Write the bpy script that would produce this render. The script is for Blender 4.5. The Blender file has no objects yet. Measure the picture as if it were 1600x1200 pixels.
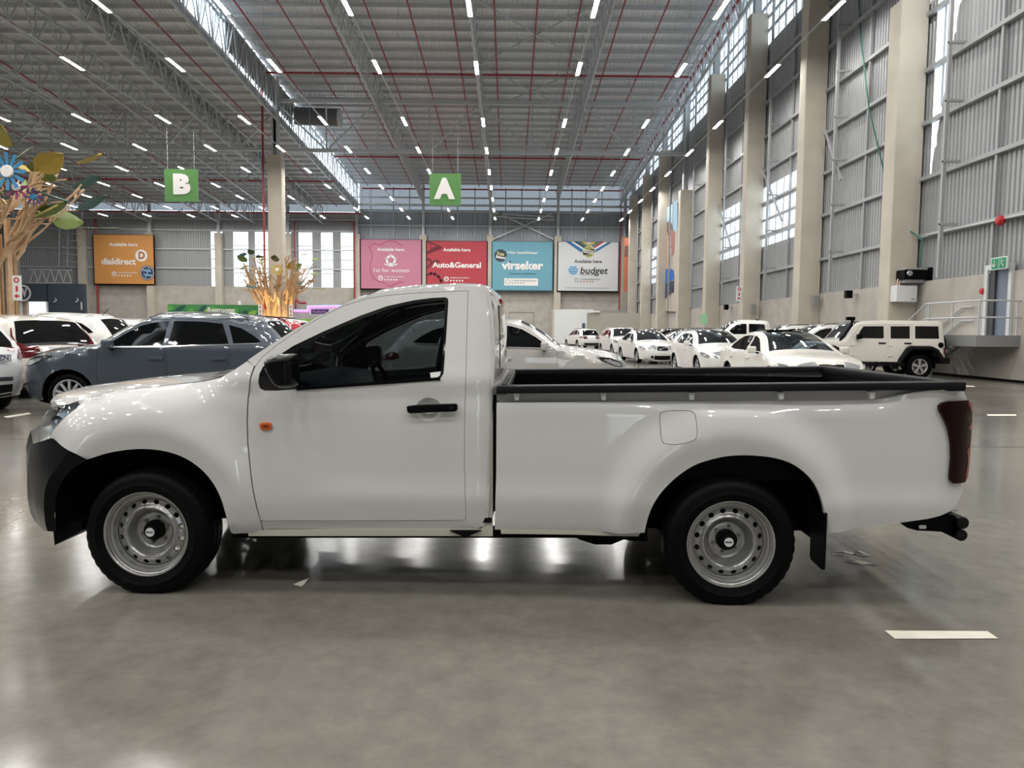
import bpy, bmesh, math, random
import numpy as np
from math import sin, cos, pi, radians, sqrt, atan2
from mathutils import Vector, Matrix
from mathutils.geometry import delaunay_2d_cdt

random.seed(7)
SC = bpy.context.scene
COL = SC.collection

# ---------------------------------------------------------------- camera, sky, exposure
FPX, CAMH = 1155.0, 1.405
PITCH, YAW, ROLL = radians(4.108), radians(.284), radians(.5)
CROT = Matrix.Rotation(-YAW, 3, 'Z') @ Matrix.Rotation(pi / 2 - PITCH, 3, 'X') @ Matrix.Rotation(ROLL, 3, 'Z')
cam_data = bpy.data.cameras.new('camera')
cam_data.sensor_width = 36.0
cam_data.lens = 36.0 * FPX / 1600.0
cam_data.clip_start, cam_data.clip_end = .05, 500
camera = bpy.data.objects.new('camera', cam_data)
camera.matrix_world = Matrix.Translation((0, 0, CAMH)) @ CROT.to_4x4()
COL.objects.link(camera)
SC.camera = camera

world = bpy.data.worlds.new('overcast_sky')
SC.world = world
world.use_nodes = True
_bg = world.node_tree.nodes['Background']
_bg.inputs[0].default_value = (.86, .94, 1.0, 1)
_bg.inputs[1].default_value = 4.0
LAMP_POWER = 215.0
SC.view_settings.view_transform = 'Standard'
SC.view_settings.look = 'None'
SC.view_settings.gamma = 1.0
SC.view_settings.exposure = 0.03
SC.view_settings.use_curve_mapping = False

# ---------------------------------------------------------------- projection helpers: photo measurements to world points at a known depth
CAM = Vector((0, 0, CAMH))


def ray(u, v):
    return CROT @ Vector((u - 800.0, 600.0 - v, -FPX))


def on(ax, u, v, val):
    d = ray(u, v)
    return CAM + d * ((val - CAM[ax]) / d[ax])


# ---------------------------------------------------------------- materials
MATS = {}


def mat(name, col=(.5, .5, .5), rough=.5, metal=0., coat=0., emit=None, estr=0., noise=0., nscale=5., bump=0., bscale=40.,
        spec=.5, trans=0., alpha=1., coatr=.03):
    if name in MATS:
        return MATS[name]
    m = bpy.data.materials.new(name)
    m.use_nodes = True
    nt = m.node_tree
    b = nt.nodes['Principled BSDF']
    b.inputs['Base Color'].default_value = (*col, 1)
    b.inputs['Roughness'].default_value = rough
    b.inputs['Metallic'].default_value = metal
    b.inputs['Coat Weight'].default_value = coat
    b.inputs['Coat Roughness'].default_value = coatr
    b.inputs['Specular IOR Level'].default_value = spec
    if trans:
        b.inputs['Transmission Weight'].default_value = trans
    if emit:
        b.inputs['Emission Color'].default_value = (*emit, 1)
        b.inputs['Emission Strength'].default_value = estr
    if noise:
        tc = nt.nodes.new('ShaderNodeTexCoord')
        n = nt.nodes.new('ShaderNodeTexNoise')
        n.inputs['Scale'].default_value = nscale
        n.inputs['Detail'].default_value = 6
        r = nt.nodes.new('ShaderNodeMapRange')
        r.inputs['From Min'].default_value = .3
        r.inputs['From Max'].default_value = .7
        r.inputs['To Min'].default_value = 1 - noise
        r.inputs['To Max'].default_value = 1 + noise
        mx = nt.nodes.new('ShaderNodeVectorMath')
        mx.operation = 'SCALE'
        mx.inputs[0].default_value = col
        nt.links.new(tc.outputs['Object'], n.inputs['Vector'])
        nt.links.new(n.outputs['Fac'], r.inputs['Value'])
        nt.links.new(r.outputs['Result'], mx.inputs['Scale'])
        nt.links.new(mx.outputs['Vector'], b.inputs['Base Color'])
    if bump:
        tc = nt.nodes.new('ShaderNodeTexCoord')
        n = nt.nodes.new('ShaderNodeTexNoise')
        n.inputs['Scale'].default_value = bscale
        n.inputs['Detail'].default_value = 4
        bp = nt.nodes.new('ShaderNodeBump')
        bp.inputs['Strength'].default_value = bump
        bp.inputs['Distance'].default_value = .01
        nt.links.new(tc.outputs['Object'], n.inputs['Vector'])
        nt.links.new(n.outputs['Fac'], bp.inputs['Height'])
        nt.links.new(bp.outputs['Normal'], b.inputs['Normal'])
    MATS[name] = m
    return m


def glassy(name, tint, refl=1.0, rough=.02):
    """thin window glass: tinted see-through with a fresnel reflection"""
    m = bpy.data.materials.new(name)
    m.use_nodes = True
    nt = m.node_tree
    nt.nodes.remove(nt.nodes['Principled BSDF'])
    out = nt.nodes['Material Output']
    t = nt.nodes.new('ShaderNodeBsdfTransparent')
    t.inputs[0].default_value = (*tint, 1)
    g = nt.nodes.new('ShaderNodeBsdfGlossy')
    g.inputs['Roughness'].default_value = rough
    f = nt.nodes.new('ShaderNodeFresnel')
    f.inputs[0].default_value = 1.5
    mu = nt.nodes.new('ShaderNodeMath')
    mu.operation = 'MULTIPLY'
    mu.inputs[1].default_value = refl
    mx = nt.nodes.new('ShaderNodeMixShader')
    nt.links.new(f.outputs[0], mu.inputs[0])
    nt.links.new(mu.outputs[0], mx.inputs[0])
    nt.links.new(t.outputs[0], mx.inputs[1])
    nt.links.new(g.outputs[0], mx.inputs[2])
    nt.links.new(mx.outputs[0], out.inputs[0])
    MATS[name] = m
    return m


# ---------------------------------------------------------------- mesh building
def tag(o, label=None, cat=None, group=None, kind=None):
    if label: o['label'] = label
    if cat: o['category'] = cat
    if group: o['group'] = group
    if kind: o['kind'] = kind
    return o


def empty(name, loc=(0, 0, 0), rz=0., label=None, cat=None, group=None, kind=None):
    o = bpy.data.objects.new(name, None)
    COL.objects.link(o)
    o.location = loc
    o.rotation_euler = (0, 0, rz)
    o.empty_display_size = .2
    return tag(o, label, cat, group, kind)


class MB:
    def __init__(self):
        self.v, self.f = [], []

    def add(self, vs, fs):
        n = len(self.v)
        self.v.extend([tuple(map(float, p)) for p in vs])
        self.f.extend([tuple(n + i for i in f) for f in fs])
        return self

    def box(self, x0, x1, y0, y1, z0, z1):
        return self.add([(x0, y0, z0), (x1, y0, z0), (x1, y1, z0), (x0, y1, z0), (x0, y0, z1), (x1, y0, z1), (x1, y1, z1), (x0, y1, z1)],
                        [(0, 3, 2, 1), (4, 5, 6, 7), (0, 1, 5, 4), (1, 2, 6, 5), (2, 3, 7, 6), (3, 0, 4, 7)])

    def bar(self, p, q, w=.1, h=None, up=(0, 0, 1)):
        h = h or w
        p, q = Vector(p), Vector(q)
        d = (q - p).normalized()
        u = Vector(up)
        if abs(d.dot(u)) > .95:
            u = Vector((0, 1, 0)) if abs(d.y) < .9 else Vector((1, 0, 0))
        s = d.cross(u).normalized()
        t = s.cross(d).normalized()
        vs = []
        for c in (p, q):
            for a, b in ((-1, -1), (1, -1), (1, 1), (-1, 1)):
                vs.append(c + s * (a * w / 2) + t * (b * h / 2))
        return self.add(vs, [(3, 2, 1, 0), (4, 5, 6, 7), (0, 1, 5, 4), (1, 2, 6, 5), (2, 3, 7, 6), (3, 0, 4, 7)])

    def tube(self, pts, r, n=8, cap=True):
        pts = [Vector(p) for p in pts]
        rr = r if isinstance(r, (list, tuple)) else [r] * len(pts)
        rings = []
        pu = None
        for i, p in enumerate(pts):
            d = (pts[min(i + 1, len(pts) - 1)] - pts[max(i - 1, 0)]).normalized()
            u = pu if pu is not None else (Vector((0, 0, 1)) if abs(d.z) < .9 else Vector((1, 0, 0)))
            s = d.cross(u)
            if s.length < 1e-4:
                s = d.cross(Vector((0, 1, 0)))
            s.normalize()
            t = s.cross(d).normalized()
            pu = t
            rings.append([p + (s * cos(2 * pi * k / n) + t * sin(2 * pi * k / n)) * rr[i] for k in range(n)])
        vs = [q for r_ in rings for q in r_]
        fs = []
        for i in range(len(pts) - 1):
            for k in range(n):
                a, b = i * n + k, i * n + (k + 1) % n
                fs.append((a, a + n, b + n, b))
        if cap:
            fs.append(tuple(range(n)))
            fs.append(tuple(reversed(range((len(pts) - 1) * n, len(pts) * n))))
        return self.add(vs, fs)

    def lathe(self, prof, n=48, c=(0, 0, 0), axis='y', closed=False):
        """prof: list of (radius, offset along axis)"""
        vs, fs = [], []
        m = len(prof)
        for k in range(n):
            a = 2 * pi * k / n
            for r, o in prof:
                if axis == 'y':
                    vs.append((c[0] + r * cos(a), c[1] + o, c[2] + r * sin(a)))
                elif axis == 'z':
                    vs.append((c[0] + r * cos(a), c[1] + r * sin(a), c[2] + o))
                else:
                    vs.append((c[0] + o, c[1] + r * cos(a), c[2] + r * sin(a)))
        for k in range(n):
            k2 = (k + 1) % n
            for j in range(m if closed else m - 1):
                j2 = (j + 1) % m
                fs.append((k * m + j, k2 * m + j, k2 * m + j2, k * m + j2))
        return self.add(vs, fs)

    def grid(self, rows, flip=False):
        n, m = len(rows), len(rows[0])
        fs = []
        for i in range(n - 1):
            for j in range(m - 1):
                f = (i * m + j, i * m + j + 1, (i + 1) * m + j + 1, (i + 1) * m + j)
                fs.append(f[::-1] if flip else f)
        return self.add([p for r in rows for p in r], fs)

    def prism(self, poly, axis, a, b):
        """polygon (2d list) extruded along axis from a to b; axis 'y': poly=(x,z); 'x': (y,z); 'z': (x,y)"""
        def P(p, t):
            return (p[0], t, p[1]) if axis == 'y' else ((t, p[0], p[1]) if axis == 'x' else (p[0], p[1], t))
        n = len(poly)
        vs = [P(p, a) for p in poly] + [P(p, b) for p in poly]
        fs = [tuple(range(n)), tuple(reversed(range(n, 2 * n)))]
        for i in range(n):
            j = (i + 1) % n
            fs.append((i, i + n, j + n, j))
        return self.add(vs, fs)

    def build(self, name, m, parent=None, smooth=None, bevel=0., seg=2, merge=0., recalc=True):
        me = bpy.data.meshes.new(name)
        me.from_pydata(self.v, [], self.f)
        me.update()
        if recalc or smooth or merge or bevel:
            bm = bmesh.new()
            bm.from_mesh(me)
            if merge:
                bmesh.ops.remove_doubles(bm, verts=bm.verts, dist=merge)
            if recalc:
                bmesh.ops.recalc_face_normals(bm, faces=bm.faces)
            if bevel:
                es = [e for e in bm.edges if len(e.link_faces) == 2 and e.calc_face_angle(0) > .6]
                bmesh.ops.bevel(bm, geom=es, offset=bevel, segments=seg, affect='EDGES', profile=.6, clamp_overlap=True)
            if smooth:
                a = radians(smooth)
                for f in bm.faces: f.smooth = True
                for e in bm.edges:
                    e.smooth = len(e.link_faces) == 2 and e.calc_face_angle(0) < a
            bm.to_mesh(me)
            bm.free()
        o = bpy.data.objects.new(name, me)
        COL.objects.link(o)
        if m: me.materials.append(m)
        if parent is not None: o.parent = parent
        return o


def kids(o, _c={}):
    return [c for c in o.children]


def copy_tree(o, parent=None, loc=None, rz=None, swap=None):
    c = o.copy()
    COL.objects.link(c)
    if parent is not None:
        c.parent = parent
    if loc is not None: c.location = loc
    if rz is not None: c.rotation_euler = (0, 0, rz)
    if swap and c.type == 'MESH' and c.data.materials and c.data.materials[0] in swap:
        c.material_slots[0].link = 'OBJECT'
        c.material_slots[0].material = swap[c.data.materials[0]]
    for k in list(o.children):
        copy_tree(k, c, swap=swap)
    return c


def text(name, s, m, parent, loc, rot, size, ext=.004, align='CENTER', bold=0., shear=0., sx=1.):
    cu = bpy.data.curves.new(name, 'FONT')
    cu.body = s
    cu.size = size
    cu.extrude = ext
    cu.offset = bold
    cu.shear = shear
    cu.align_x = align
    cu.align_y = 'CENTER'
    cu.resolution_u = 3
    o = bpy.data.objects.new(name, cu)
    COL.objects.link(o)
    cu.materials.append(m)
    o.parent = parent
    o.location = loc
    o.rotation_euler = rot
    o.scale = (sx, 1, 1)
    return o


# ---------------------------------------------------------------- sheet panels: outline in the (x, z) plane, depth from a function
def resample(pts, step, closed=True):
    out = []
    n = len(pts)
    for i in range(n if closed else n - 1):
        a, b = pts[i], pts[(i + 1) % n]
        L = math.hypot(b[0] - a[0], b[1] - a[1])
        k = max(1, int(math.ceil(L / step - 1e-6)))
        for j in range(k):
            t = j / k
            out.append((a[0] + (b[0] - a[0]) * t, a[1] + (b[1] - a[1]) * t))
    if not closed:
        out.append(pts[-1])
    return out


def smooth_poly(pts, it=1, closed=True):
    """Chaikin corner cutting"""
    for _ in range(it):
        o = []
        n = len(pts)
        if not closed: o.append(pts[0])
        for i in range(n if closed else n - 1):
            a, b = pts[i], pts[(i + 1) % n]
            o.append((a[0] * .75 + b[0] * .25, a[1] * .75 + b[1] * .25))
            o.append((a[0] * .25 + b[0] * .75, a[1] * .25 + b[1] * .75))
        if not closed: o.append(pts[-1])
        pts = o
    return pts


def inside(P, poly):
    x, y = P[:, 0], P[:, 1]
    q = np.array(poly)
    r = np.zeros(len(P), bool)
    n = len(q)
    for i in range(n):
        x1, y1 = q[i]
        x2, y2 = q[(i + 1) % n]
        if y1 == y2: continue
        c = ((y1 > y) != (y2 > y)) & (x < (x2 - x1) * (y - y1) / (y2 - y1) + x1)
        r ^= c
    return r


def dist_poly(P, poly, closed=True):
    q = np.array(poly, float)
    d = np.full(len(P), 1e9)
    n = len(q)
    for i in range(n if closed else n - 1):
        a, b = q[i], q[(i + 1) % n]
        ab = b - a
        L = (ab ** 2).sum()
        t = np.clip(((P - a) @ ab) / max(L, 1e-12), 0, 1)
        d = np.minimum(d, np.hypot(*(P - a - t[:, None] * ab).T))
    return d


def shrink(poly, d):
    """inset a polygon by d (works for either winding)"""
    q = np.array(poly, float)
    n = len(q)
    area = 0.5 * sum(q[i][0] * q[(i + 1) % n][1] - q[(i + 1) % n][0] * q[i][1] for i in range(n))
    s = 1 if area > 0 else -1
    out = []
    for i in range(n):
        a, b, c = q[i - 1], q[i], q[(i + 1) % n]
        e1, e2 = b - a, c - b
        e1 /= max(np.hypot(*e1), 1e-9)
        e2 /= max(np.hypot(*e2), 1e-9)
        n1, n2 = np.array([-e1[1], e1[0]]) * s, np.array([-e2[1], e2[0]]) * s
        m = n1 + n2
        L = np.hypot(*m)
        m = m / L if L > 1e-6 else n1
        k = min(1 / max(m @ n1, .35), 2.2)
        out.append(tuple(b + m * d * k))
    return out


def sheet(outline, holes, yf, step=.05, thick=.02, side=1, yc=0., bstep=None):
    """MB with a triangulated sheet at y=yf(x,z), edges flanged inwards by thick; side=-1 mirrors about y=yc"""
    bstep = bstep or step
    loops = [resample(outline, bstep)] + [resample(h, bstep) for h in holes]
    pts, edges = [], []
    for lp in loops:
        n0 = len(pts)
        pts += lp
        edges += [(n0 + i, n0 + (i + 1) % len(lp)) for i in range(len(lp))]
    q = np.array(loops[0])
    x0, x1, z0, z1 = q[:, 0].min(), q[:, 0].max(), q[:, 1].min(), q[:, 1].max()
    gx = np.arange(x0 + step * .5, x1, step)
    gz = np.arange(z0 + step * .5, z1, step * .87)
    G = np.array([(x + (.5 * step if k % 2 else 0), z) for k, z in enumerate(gz) for x in gx]) if len(gx) and len(gz) else np.zeros((0, 2))
    if len(G):
        ok = inside(G, loops[0])
        for h in loops[1:]: ok &= ~inside(G, h)
        G = G[ok]
    if len(G):
        ok = np.ones(len(G), bool)
        for h in loops: ok &= dist_poly(G, h) > step * .45
        G = G[ok]
    allp = [Vector(p) for p in pts] + [Vector((float(a), float(b))) for a, b in G]
    r = delaunay_2d_cdt(allp, edges, [], 0, 1e-6)
    V = np.array([(p.x, p.y) for p in r[0]])
    T = [tuple(f) for f in r[2]]
    cen = np.array([V[list(f)].mean(0) for f in T])
    ok = inside(cen, loops[0])
    for h in loops[1:]: ok &= ~inside(cen, h)
    T = [f for f, k in zip(T, ok) if k]
    used = sorted({i for f in T for i in f})
    mp = {i: j for j, i in enumerate(used)}
    V = V[used]
    T = [tuple(mp[i] for i in f) for f in T]
    Y = yf(V[:, 0], V[:, 1])
    vs = [(V[i, 0], Y[i], V[i, 1]) for i in range(len(V))]
    fs = []
    for f in T:
        a, b, c = [V[i] for i in f[:3]]
        cr = (b[0] - a[0]) * (c[1] - a[1]) - (b[1] - a[1]) * (c[0] - a[0])
        fs.append(f if cr > 0 else f[::-1])
    if thick:
        cnt = {}
        for f in fs:
            for i in range(len(f)):
                e = (f[i], f[(i + 1) % len(f)])
                cnt[e] = 1
        bd = [e for e in cnt if (e[1], e[0]) not in cnt]
        mp = {}
        for e in bd:
            for i in e:
                if i not in mp:
                    mp[i] = len(vs)
                    x, y, z = vs[i]
                    vs.append((x, y + thick, z))
        for a, b in bd:
            fs.append((b, a, mp[a], mp[b]))
    if side < 0:
        vs = [(x, 2 * yc - y, z) for x, y, z in vs]
        fs = [f[::-1] for f in fs]
    mb = MB()
    mb.add(vs, fs)
    return mb

# ================================================================ the hall
XR, YF, ZP = 15.3, 95.0, 3.35        # cladding of the right wall, far wall, top of the right plinth
XS = -19.3                           # line of the step between high nave and low aisle
XL = -70.0
YB = -34.0                           # where the modelled hall ends behind the camera


def zroof(y):
    return 19.7 + .066 * (YF - y) if y > -10 else 19.7 + .066 * (YF + 10)


def floor_material():
    m = mat('polished_concrete', (.2, .19, .17), .2)
    nt = m.node_tree
    b = nt.nodes['Principled BSDF']
    N, Lk = nt.nodes.new, nt.links.new
    tc = N('ShaderNodeTexCoord')
    n1 = N('ShaderNodeTexNoise'); n1.inputs['Scale'].default_value = .55; n1.inputs['Detail'].default_value = 8; n1.inputs['Roughness'].default_value = .6
    n2 = N('ShaderNodeTexNoise'); n2.inputs['Scale'].default_value = 7.0; n2.inputs['Detail'].default_value = 8; n2.inputs['Roughness'].default_value = .7
    mp = N('ShaderNodeMapping'); mp.inputs['Scale'].default_value = (.35, 1.6, 1)
    n3 = N('ShaderNodeTexNoise'); n3.inputs['Scale'].default_value = 9.0; n3.inputs['Detail'].default_value = 5
    for n in (n1, n2): Lk(tc.outputs['Object'], n.inputs['Vector'])
    Lk(tc.outputs['Object'], mp.inputs[0]); Lk(mp.outputs[0], n3.inputs['Vector'])
    r1 = N('ShaderNodeValToRGB')
    r1.color_ramp.elements[0].position = .25; r1.color_ramp.elements[0].color = (.140, .131, .114, 1)
    r1.color_ramp.elements[1].position = .75; r1.color_ramp.elements[1].color = (.205, .192, .165, 1)
    Lk(n1.outputs['Fac'], r1.inputs[0])
    mr = N('ShaderNodeMapRange'); mr.inputs['From Min'].default_value = .3; mr.inputs['From Max'].default_value = .7
    mr.inputs['To Min'].default_value = .82; mr.inputs['To Max'].default_value = 1.17
    Lk(n2.outputs['Fac'], mr.inputs['Value'])
    sc = N('ShaderNodeVectorMath'); sc.operation = 'SCALE'
    Lk(r1.outputs[0], sc.inputs[0]); Lk(mr.outputs[0], sc.inputs['Scale'])
    Lk(sc.outputs[0], b.inputs['Base Color'])
    rr = N('ShaderNodeMapRange'); rr.inputs['From Min'].default_value = .3; rr.inputs['From Max'].default_value = .7
    rr.inputs['To Min'].default_value = .11; rr.inputs['To Max'].default_value = .20
    Lk(n1.outputs['Fac'], rr.inputs['Value']); Lk(rr.outputs[0], b.inputs['Roughness'])
    bp = N('ShaderNodeBump'); bp.inputs["Strength"].default_value = .03; bp.inputs["Distance"].default_value = .004
    Lk(n3.outputs['Fac'], bp.inputs['Height']); Lk(bp.outputs[0], b.inputs['Normal'])
    return m


M_FLOOR = floor_material()
M_SHEET = mat('galvanised_roof_sheet', (.82, .83, .85), .30, metal=.6)
M_CLAD = mat('zinc_wall_sheet', (.34, .35, .36), .45, metal=.25)
M_CLADL = glassy('frosted_wall_sheet', (.085, .092, .10), .6, .4)
M_STEEL = mat('galvanised_steel', (.50, .52, .53), .45, metal=.25)
M_GIRT = mat('dull_girt_steel', (.34, .35, .36), .5, metal=.2)
M_CONC = mat('precast_concrete', (.43, .40, .36), .85, noise=.12, nscale=1.3, bump=.2, bscale=25)
M_CONCC = mat('column_concrete', (.50, .455, .385), .85, noise=.08, nscale=1.0)
M_POLY = glassy('translucent_sheet', (.86, .93, .97), .6, .25)
M_RED = mat('red_pipe_paint', (.30, .018, .03), .4)
M_BLACK = mat('black_plastic', (.004, .004, .0045), .4, spec=.05)
M_WHITE = mat('white_paint', (.75, .75, .73), .5)
M_LED = mat('led_diffuser', (1, 1, 1), .5, emit=(1.0, .975, .93), estr=LAMP_POWER)


def structure(name, mb, m, parent=None, **k):
    o = mb.build(name, m, parent, **k)
    if parent is None: o['kind'] = 'structure'
    return o


floor = structure('floor', MB().add([(XL - 2, YB, 0), (XR + 2, YB, 0), (XR + 2, YF + 2, 0), (XL - 2, YF + 2, 0)], [(0, 1, 2, 3)]), M_FLOOR, recalc=False)
# saw-cut joints of the slab, thin dark strips let into the floor
mb = MB()
for y in (9.2, 18.4, 27.6, 36.8, 46): mb.box(XL, XR - .2, y, y + .012, .0005, .0015)
for x in (-26, -17, -8.5, 9.6): mb.box(x, x + .012, 6, YF - 1, .0005, .0015)
o = mb.build('joint', mat('joint_filler', (.05, .048, .045), .7), floor); o['kind'] = 'stuff'
# painted bay lines
M_LINE = mat('line_paint', (.78, .74, .64), .6, noise=.06, nscale=8)
def floor_quad(pts, m=M_LINE, nm='marking'):
    w = [on(2, u, v, 0) for u, v in pts]
    return MB().add([(p.x, p.y, .003) for p in w], [tuple(range(len(w)))]).build(nm, m, floor)
floor_quad([(1382, 986), (1543, 987), (1560, 998.5), (1398, 999)])
floor_quad([(1541, 647.5), (1588, 647.5), (1588, 650), (1544, 650)])
floor_quad([(5, 651), (45, 645), (50, 647), (12, 653)])
floor_quad([(1500, 602), (1523, 603.5), (1523, 604.5), (1506, 604.2)])
floor_quad([(458, 914), (484, 903), (474, 915), (470, 917)])
# bay number stencilled upside down beside the rear wheel (217)
def stencil(segs, w=1.6):
    for a, b in segs:
        pa, pb = on(2, *a, 0), on(2, *b, 0)
        MB().bar((pa.x, pa.y, .0025), (pb.x, pb.y, .0025), .035, .001).build('marking', M_LINE, floor)
stencil([((1352, 882), (1318, 877)), ((1368, 883), (1322, 874)), ((1340, 861), (1358, 869)), ((1334, 866), (1352, 869)), ((1300, 863), (1316, 862)), ((1316, 862), (1338, 867)), ((1300, 866), (1318, 868))])


def ribs(along, s0, s1, zlo, zhi, pitch=.22, dep=.045, pos=0., bare=False):
    """vertical trapezoid sheeting; along 'x' or 'y'"""
    mb = MB()
    s = s0
    n = max(1, int(round((s1 - s0) / pitch)))
    p = (s1 - s0) / n
    vs = []
    for i in range(n):
        a = s0 + i * p
        for t, d in ((0, 0), (.55, 0), (.65, dep), (.9, dep)):
            vs.append((a + t * p, d))
    vs.append((s1, 0))
    P = []
    for q, d in vs:
        lo = zlo(q) if callable(zlo) else zlo
        hi = zhi(q) if callable(zhi) else zhi
        for z in (lo, hi):
            P.append((q, pos + d, z) if along == 'x' else (pos + d, q, z))
    F = [(2 * i, 2 * i + 2, 2 * i + 3, 2 * i + 1) for i in range(len(vs) - 1)]
    return mb.add(P, F)


# ---- roof: one high nave, one lower aisle, ribs running down the slope, purlins across
ceiling = empty('ceiling', kind='structure')
def roof_sheet(x0, x1, dz):
    mb = MB()
    n = int((x1 - x0) / .28)
    p = (x1 - x0) / n
    pr = []
    for i in range(n):
        for t, d in ((0, 0), (.5, 0), (.62, .05), (.88, .05)):
            pr.append((x0 + (i + t) * p, d))
    pr.append((x1, 0))
    ys = [YB, -10, YF]
    P = [(x, y, zroof(y) + dz + d) for y in ys for x, d in pr]
    m = len(pr)
    F = [(j * m + i, j * m + i + 1, (j + 1) * m + i + 1, (j + 1) * m + i) for j in range(2) for i in range(m - 1)]
    return mb.add(P, F)
DZL = -2.6
roof_sheet(XS, XR + .3, 0).build('roof_sheet', M_SHEET, ceiling, recalc=False)
roof_sheet(XL, XS, DZL).build('roof_sheet', M_SHEET, ceiling, recalc=False)
pm = {}
for x0, x1, dz in ((XS + .1, XR, 0), (XL, XS - .1, DZL)):
    first = None
    y = 24.0
    while y < YF - .5:
        if first is None:
            mb = MB()
            mb.box(x0, x1, -.04, -.03, -.24, 0); mb.box(x0, x1, -.04, .05, -.24, -.23)
            mb.box(x0, x1, -.04, .05, -.01, 0)
            first = mb.build('purlin', M_STEEL, ceiling)
            pr_ = first
        else:
            pr_ = first.copy(); COL.objects.link(pr_)
        pr_.location = (0, y, zroof(y) + dz - .02)
        y += 1.62
# clerestory between the two roofs
mb = MB()
w_step = empty('wall_step', kind='structure')
for ya, yb in ((22, 51.5), (67, YF)):
    ribs('y', ya, yb, lambda y: zroof(y) + DZL + .35, lambda y: zroof(y) - .25, .9, .03, XS).build('glazing_sheet', M_POLY, w_step, recalc=False)
ribs('y', 51.5, 67, lambda y: zroof(y) + DZL + .3, lambda y: zroof(y) - .2, .3, .05, XS).build('cladding', M_CLAD, w_step, recalc=False)
mb = MB()
mb.add([(XS + .05, y, zroof(y) + a) for y in (YB, YF) for a in (DZL - .1, DZL + .35)], [(0, 1, 3, 2)])
mb.add([(XS + .05, y, zroof(y) + a) for y in (YB, YF) for a in (-.25, .05)], [(0, 1, 3, 2)])
mb.add([(XS + .05, y, zroof(y) + a) for y in (YB, 22) for a in (DZL, .05)], [(0, 1, 3, 2)])
mb.build('upstand', M_CLAD, w_step, recalc=False)

# ---- steel: trusses along the hall, one transverse truss on the column line
def truss_along(x, dz, y0, y1, depth, label, group, cs=.13, ws=.08, pan=2.1, dbl=False):
    t = empty('roof_truss', (x, y0, 0), label=label, cat='truss', group=group)
    zt = lambda y: zroof(y) + dz - .42
    for nm, off in (('top_chord', 0), ('bottom_chord', -depth)):
        MB().bar((0, 0, zt(y0) + off), (0, y1 - y0, zt(y1) + off), cs, cs).build(nm, M_STEEL, t)
    mb = MB()
    n = int((y1 - y0) / pan)
    p = (y1 - y0) / n
    for i in range(n):
        a, b, c = i * p, (i + .5) * p, (i + 1) * p
        for sx in ((-.16, .16) if dbl else (0,)):
            mb.bar((sx, a, zt(y0 + a)), (sx * .3, b, zt(y0 + b) - depth), ws, ws)
            mb.bar((sx * .3, b, zt(y0 + b) - depth), (sx, c, zt(y0 + c)), ws, ws)
        mb.bar((0, b, zt(y0 + b)), (0, b, zt(y0 + b) - depth), ws * .8, ws * .8)
    o = mb.build('web', M_STEEL, t); o['kind'] = 'stuff'
    return t
for i, x in enumerate((-10.9, -2.5, 6.0, 13.9)):
    truss_along(x, 0, 26, YF - .3, 2.0, ['steel lattice truss running lengthwise under the high roof above the pink banner', 'steel lattice truss lengthwise under the high roof between the red and blue banners',
                'steel lattice truss running lengthwise under the high roof left of the white banner', 'steel lattice truss running lengthwise beside the right wall columns'][i], 'lengthwise roof trusses of the nave', dbl=True)
truss_along(XS + .25, -.1, 22, YF - .3, 3.0, 'deep steel lattice truss under the daylit roof step', 'lengthwise roof trusses of the nave', dbl=True)
for i, x in enumerate((-23.6, -27.8, -32.2, -36.6, -45.4, -54.0)):
    truss_along(x, DZL, 24, YF - .3, 2.0, ['first', 'second', 'third', 'fourth', 'fifth', 'sixth'][i] + ' lengthwise lattice truss under the low roof left of the roof step', 'lengthwise trusses of the low left roof', pan=2.4)

def truss_across(x0, x1, y, zb, zt, label, pan):
    t = empty('girder_truss', (x0, y, 0), label=label, cat='truss')
    W = x1 - x0
    MB().box(0, W, -.13, .13, zb - .14, zb + .14).build('bottom_chord', M_STEEL, t)
    MB().box(0, W, -.13, .13, zt - .14, zt + .14).build('top_chord', M_STEEL, t)
    n = int(round(W / pan))
    p = W / n
    for i in range(n + 1):
        MB().bar((i * p, 0, zb), (i * p, 0, zt), .16, .16).build('post', M_STEEL, t)
    for i in range(n):
        a, c = i * p, (i + .5) * p
        MB().bar((a, 0, zt), (c, 0, zb), .14, .14).build('brace', M_STEEL, t)
        MB().bar((c, 0, zb), (a + p, 0, zt), .14, .14).build('brace', M_STEEL, t)
        MB().bar((c, 0, zb), (c, 0, zt), .11, .11).build('brace', M_STEEL, t)
    return t
truss_across(XS, 14.4, 62, 16.05, 20.0, 'grey steel girder truss spanning the nave above the A sign', 8.4)
truss_across(-62, XS, 62, 16.1, 19.2, 'grey steel girder truss spanning the low left part of the hall', 6.2)

# box beam under the low roof, left
bb = MB()
bb.bar((-24.6, 24, zroof(24) + DZL - .55), (-24.6, YF - 2, zroof(YF - 2) + DZL - .55), .62, .22)
tag(bb.build('box_beam', mat('dull_galvanised', (.22, .24, .25), .6), None), 'flat grey sheet-metal beam running lengthwise under the low left roof', 'beam')
# wind girder diagonals under the nave roof
wb = empty('roof_brace', label='crossed thin steel bracing rods under the nave roof', cat='bracing')
for (xa, ya, xb, yb) in ((-2.5, 48, 6, 58), (6, 48, -2.5, 58), (-2.5, 58, 6, 68), (6, 58, -2.5, 68), (-2.5, 38, 6, 48), (6, 38, -2.5, 48)):
    MB().bar((xa, ya, zroof(ya) - .5), (xb, yb, zroof(yb) - .5), .09).build('rod', M_STEEL, wb)
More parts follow.
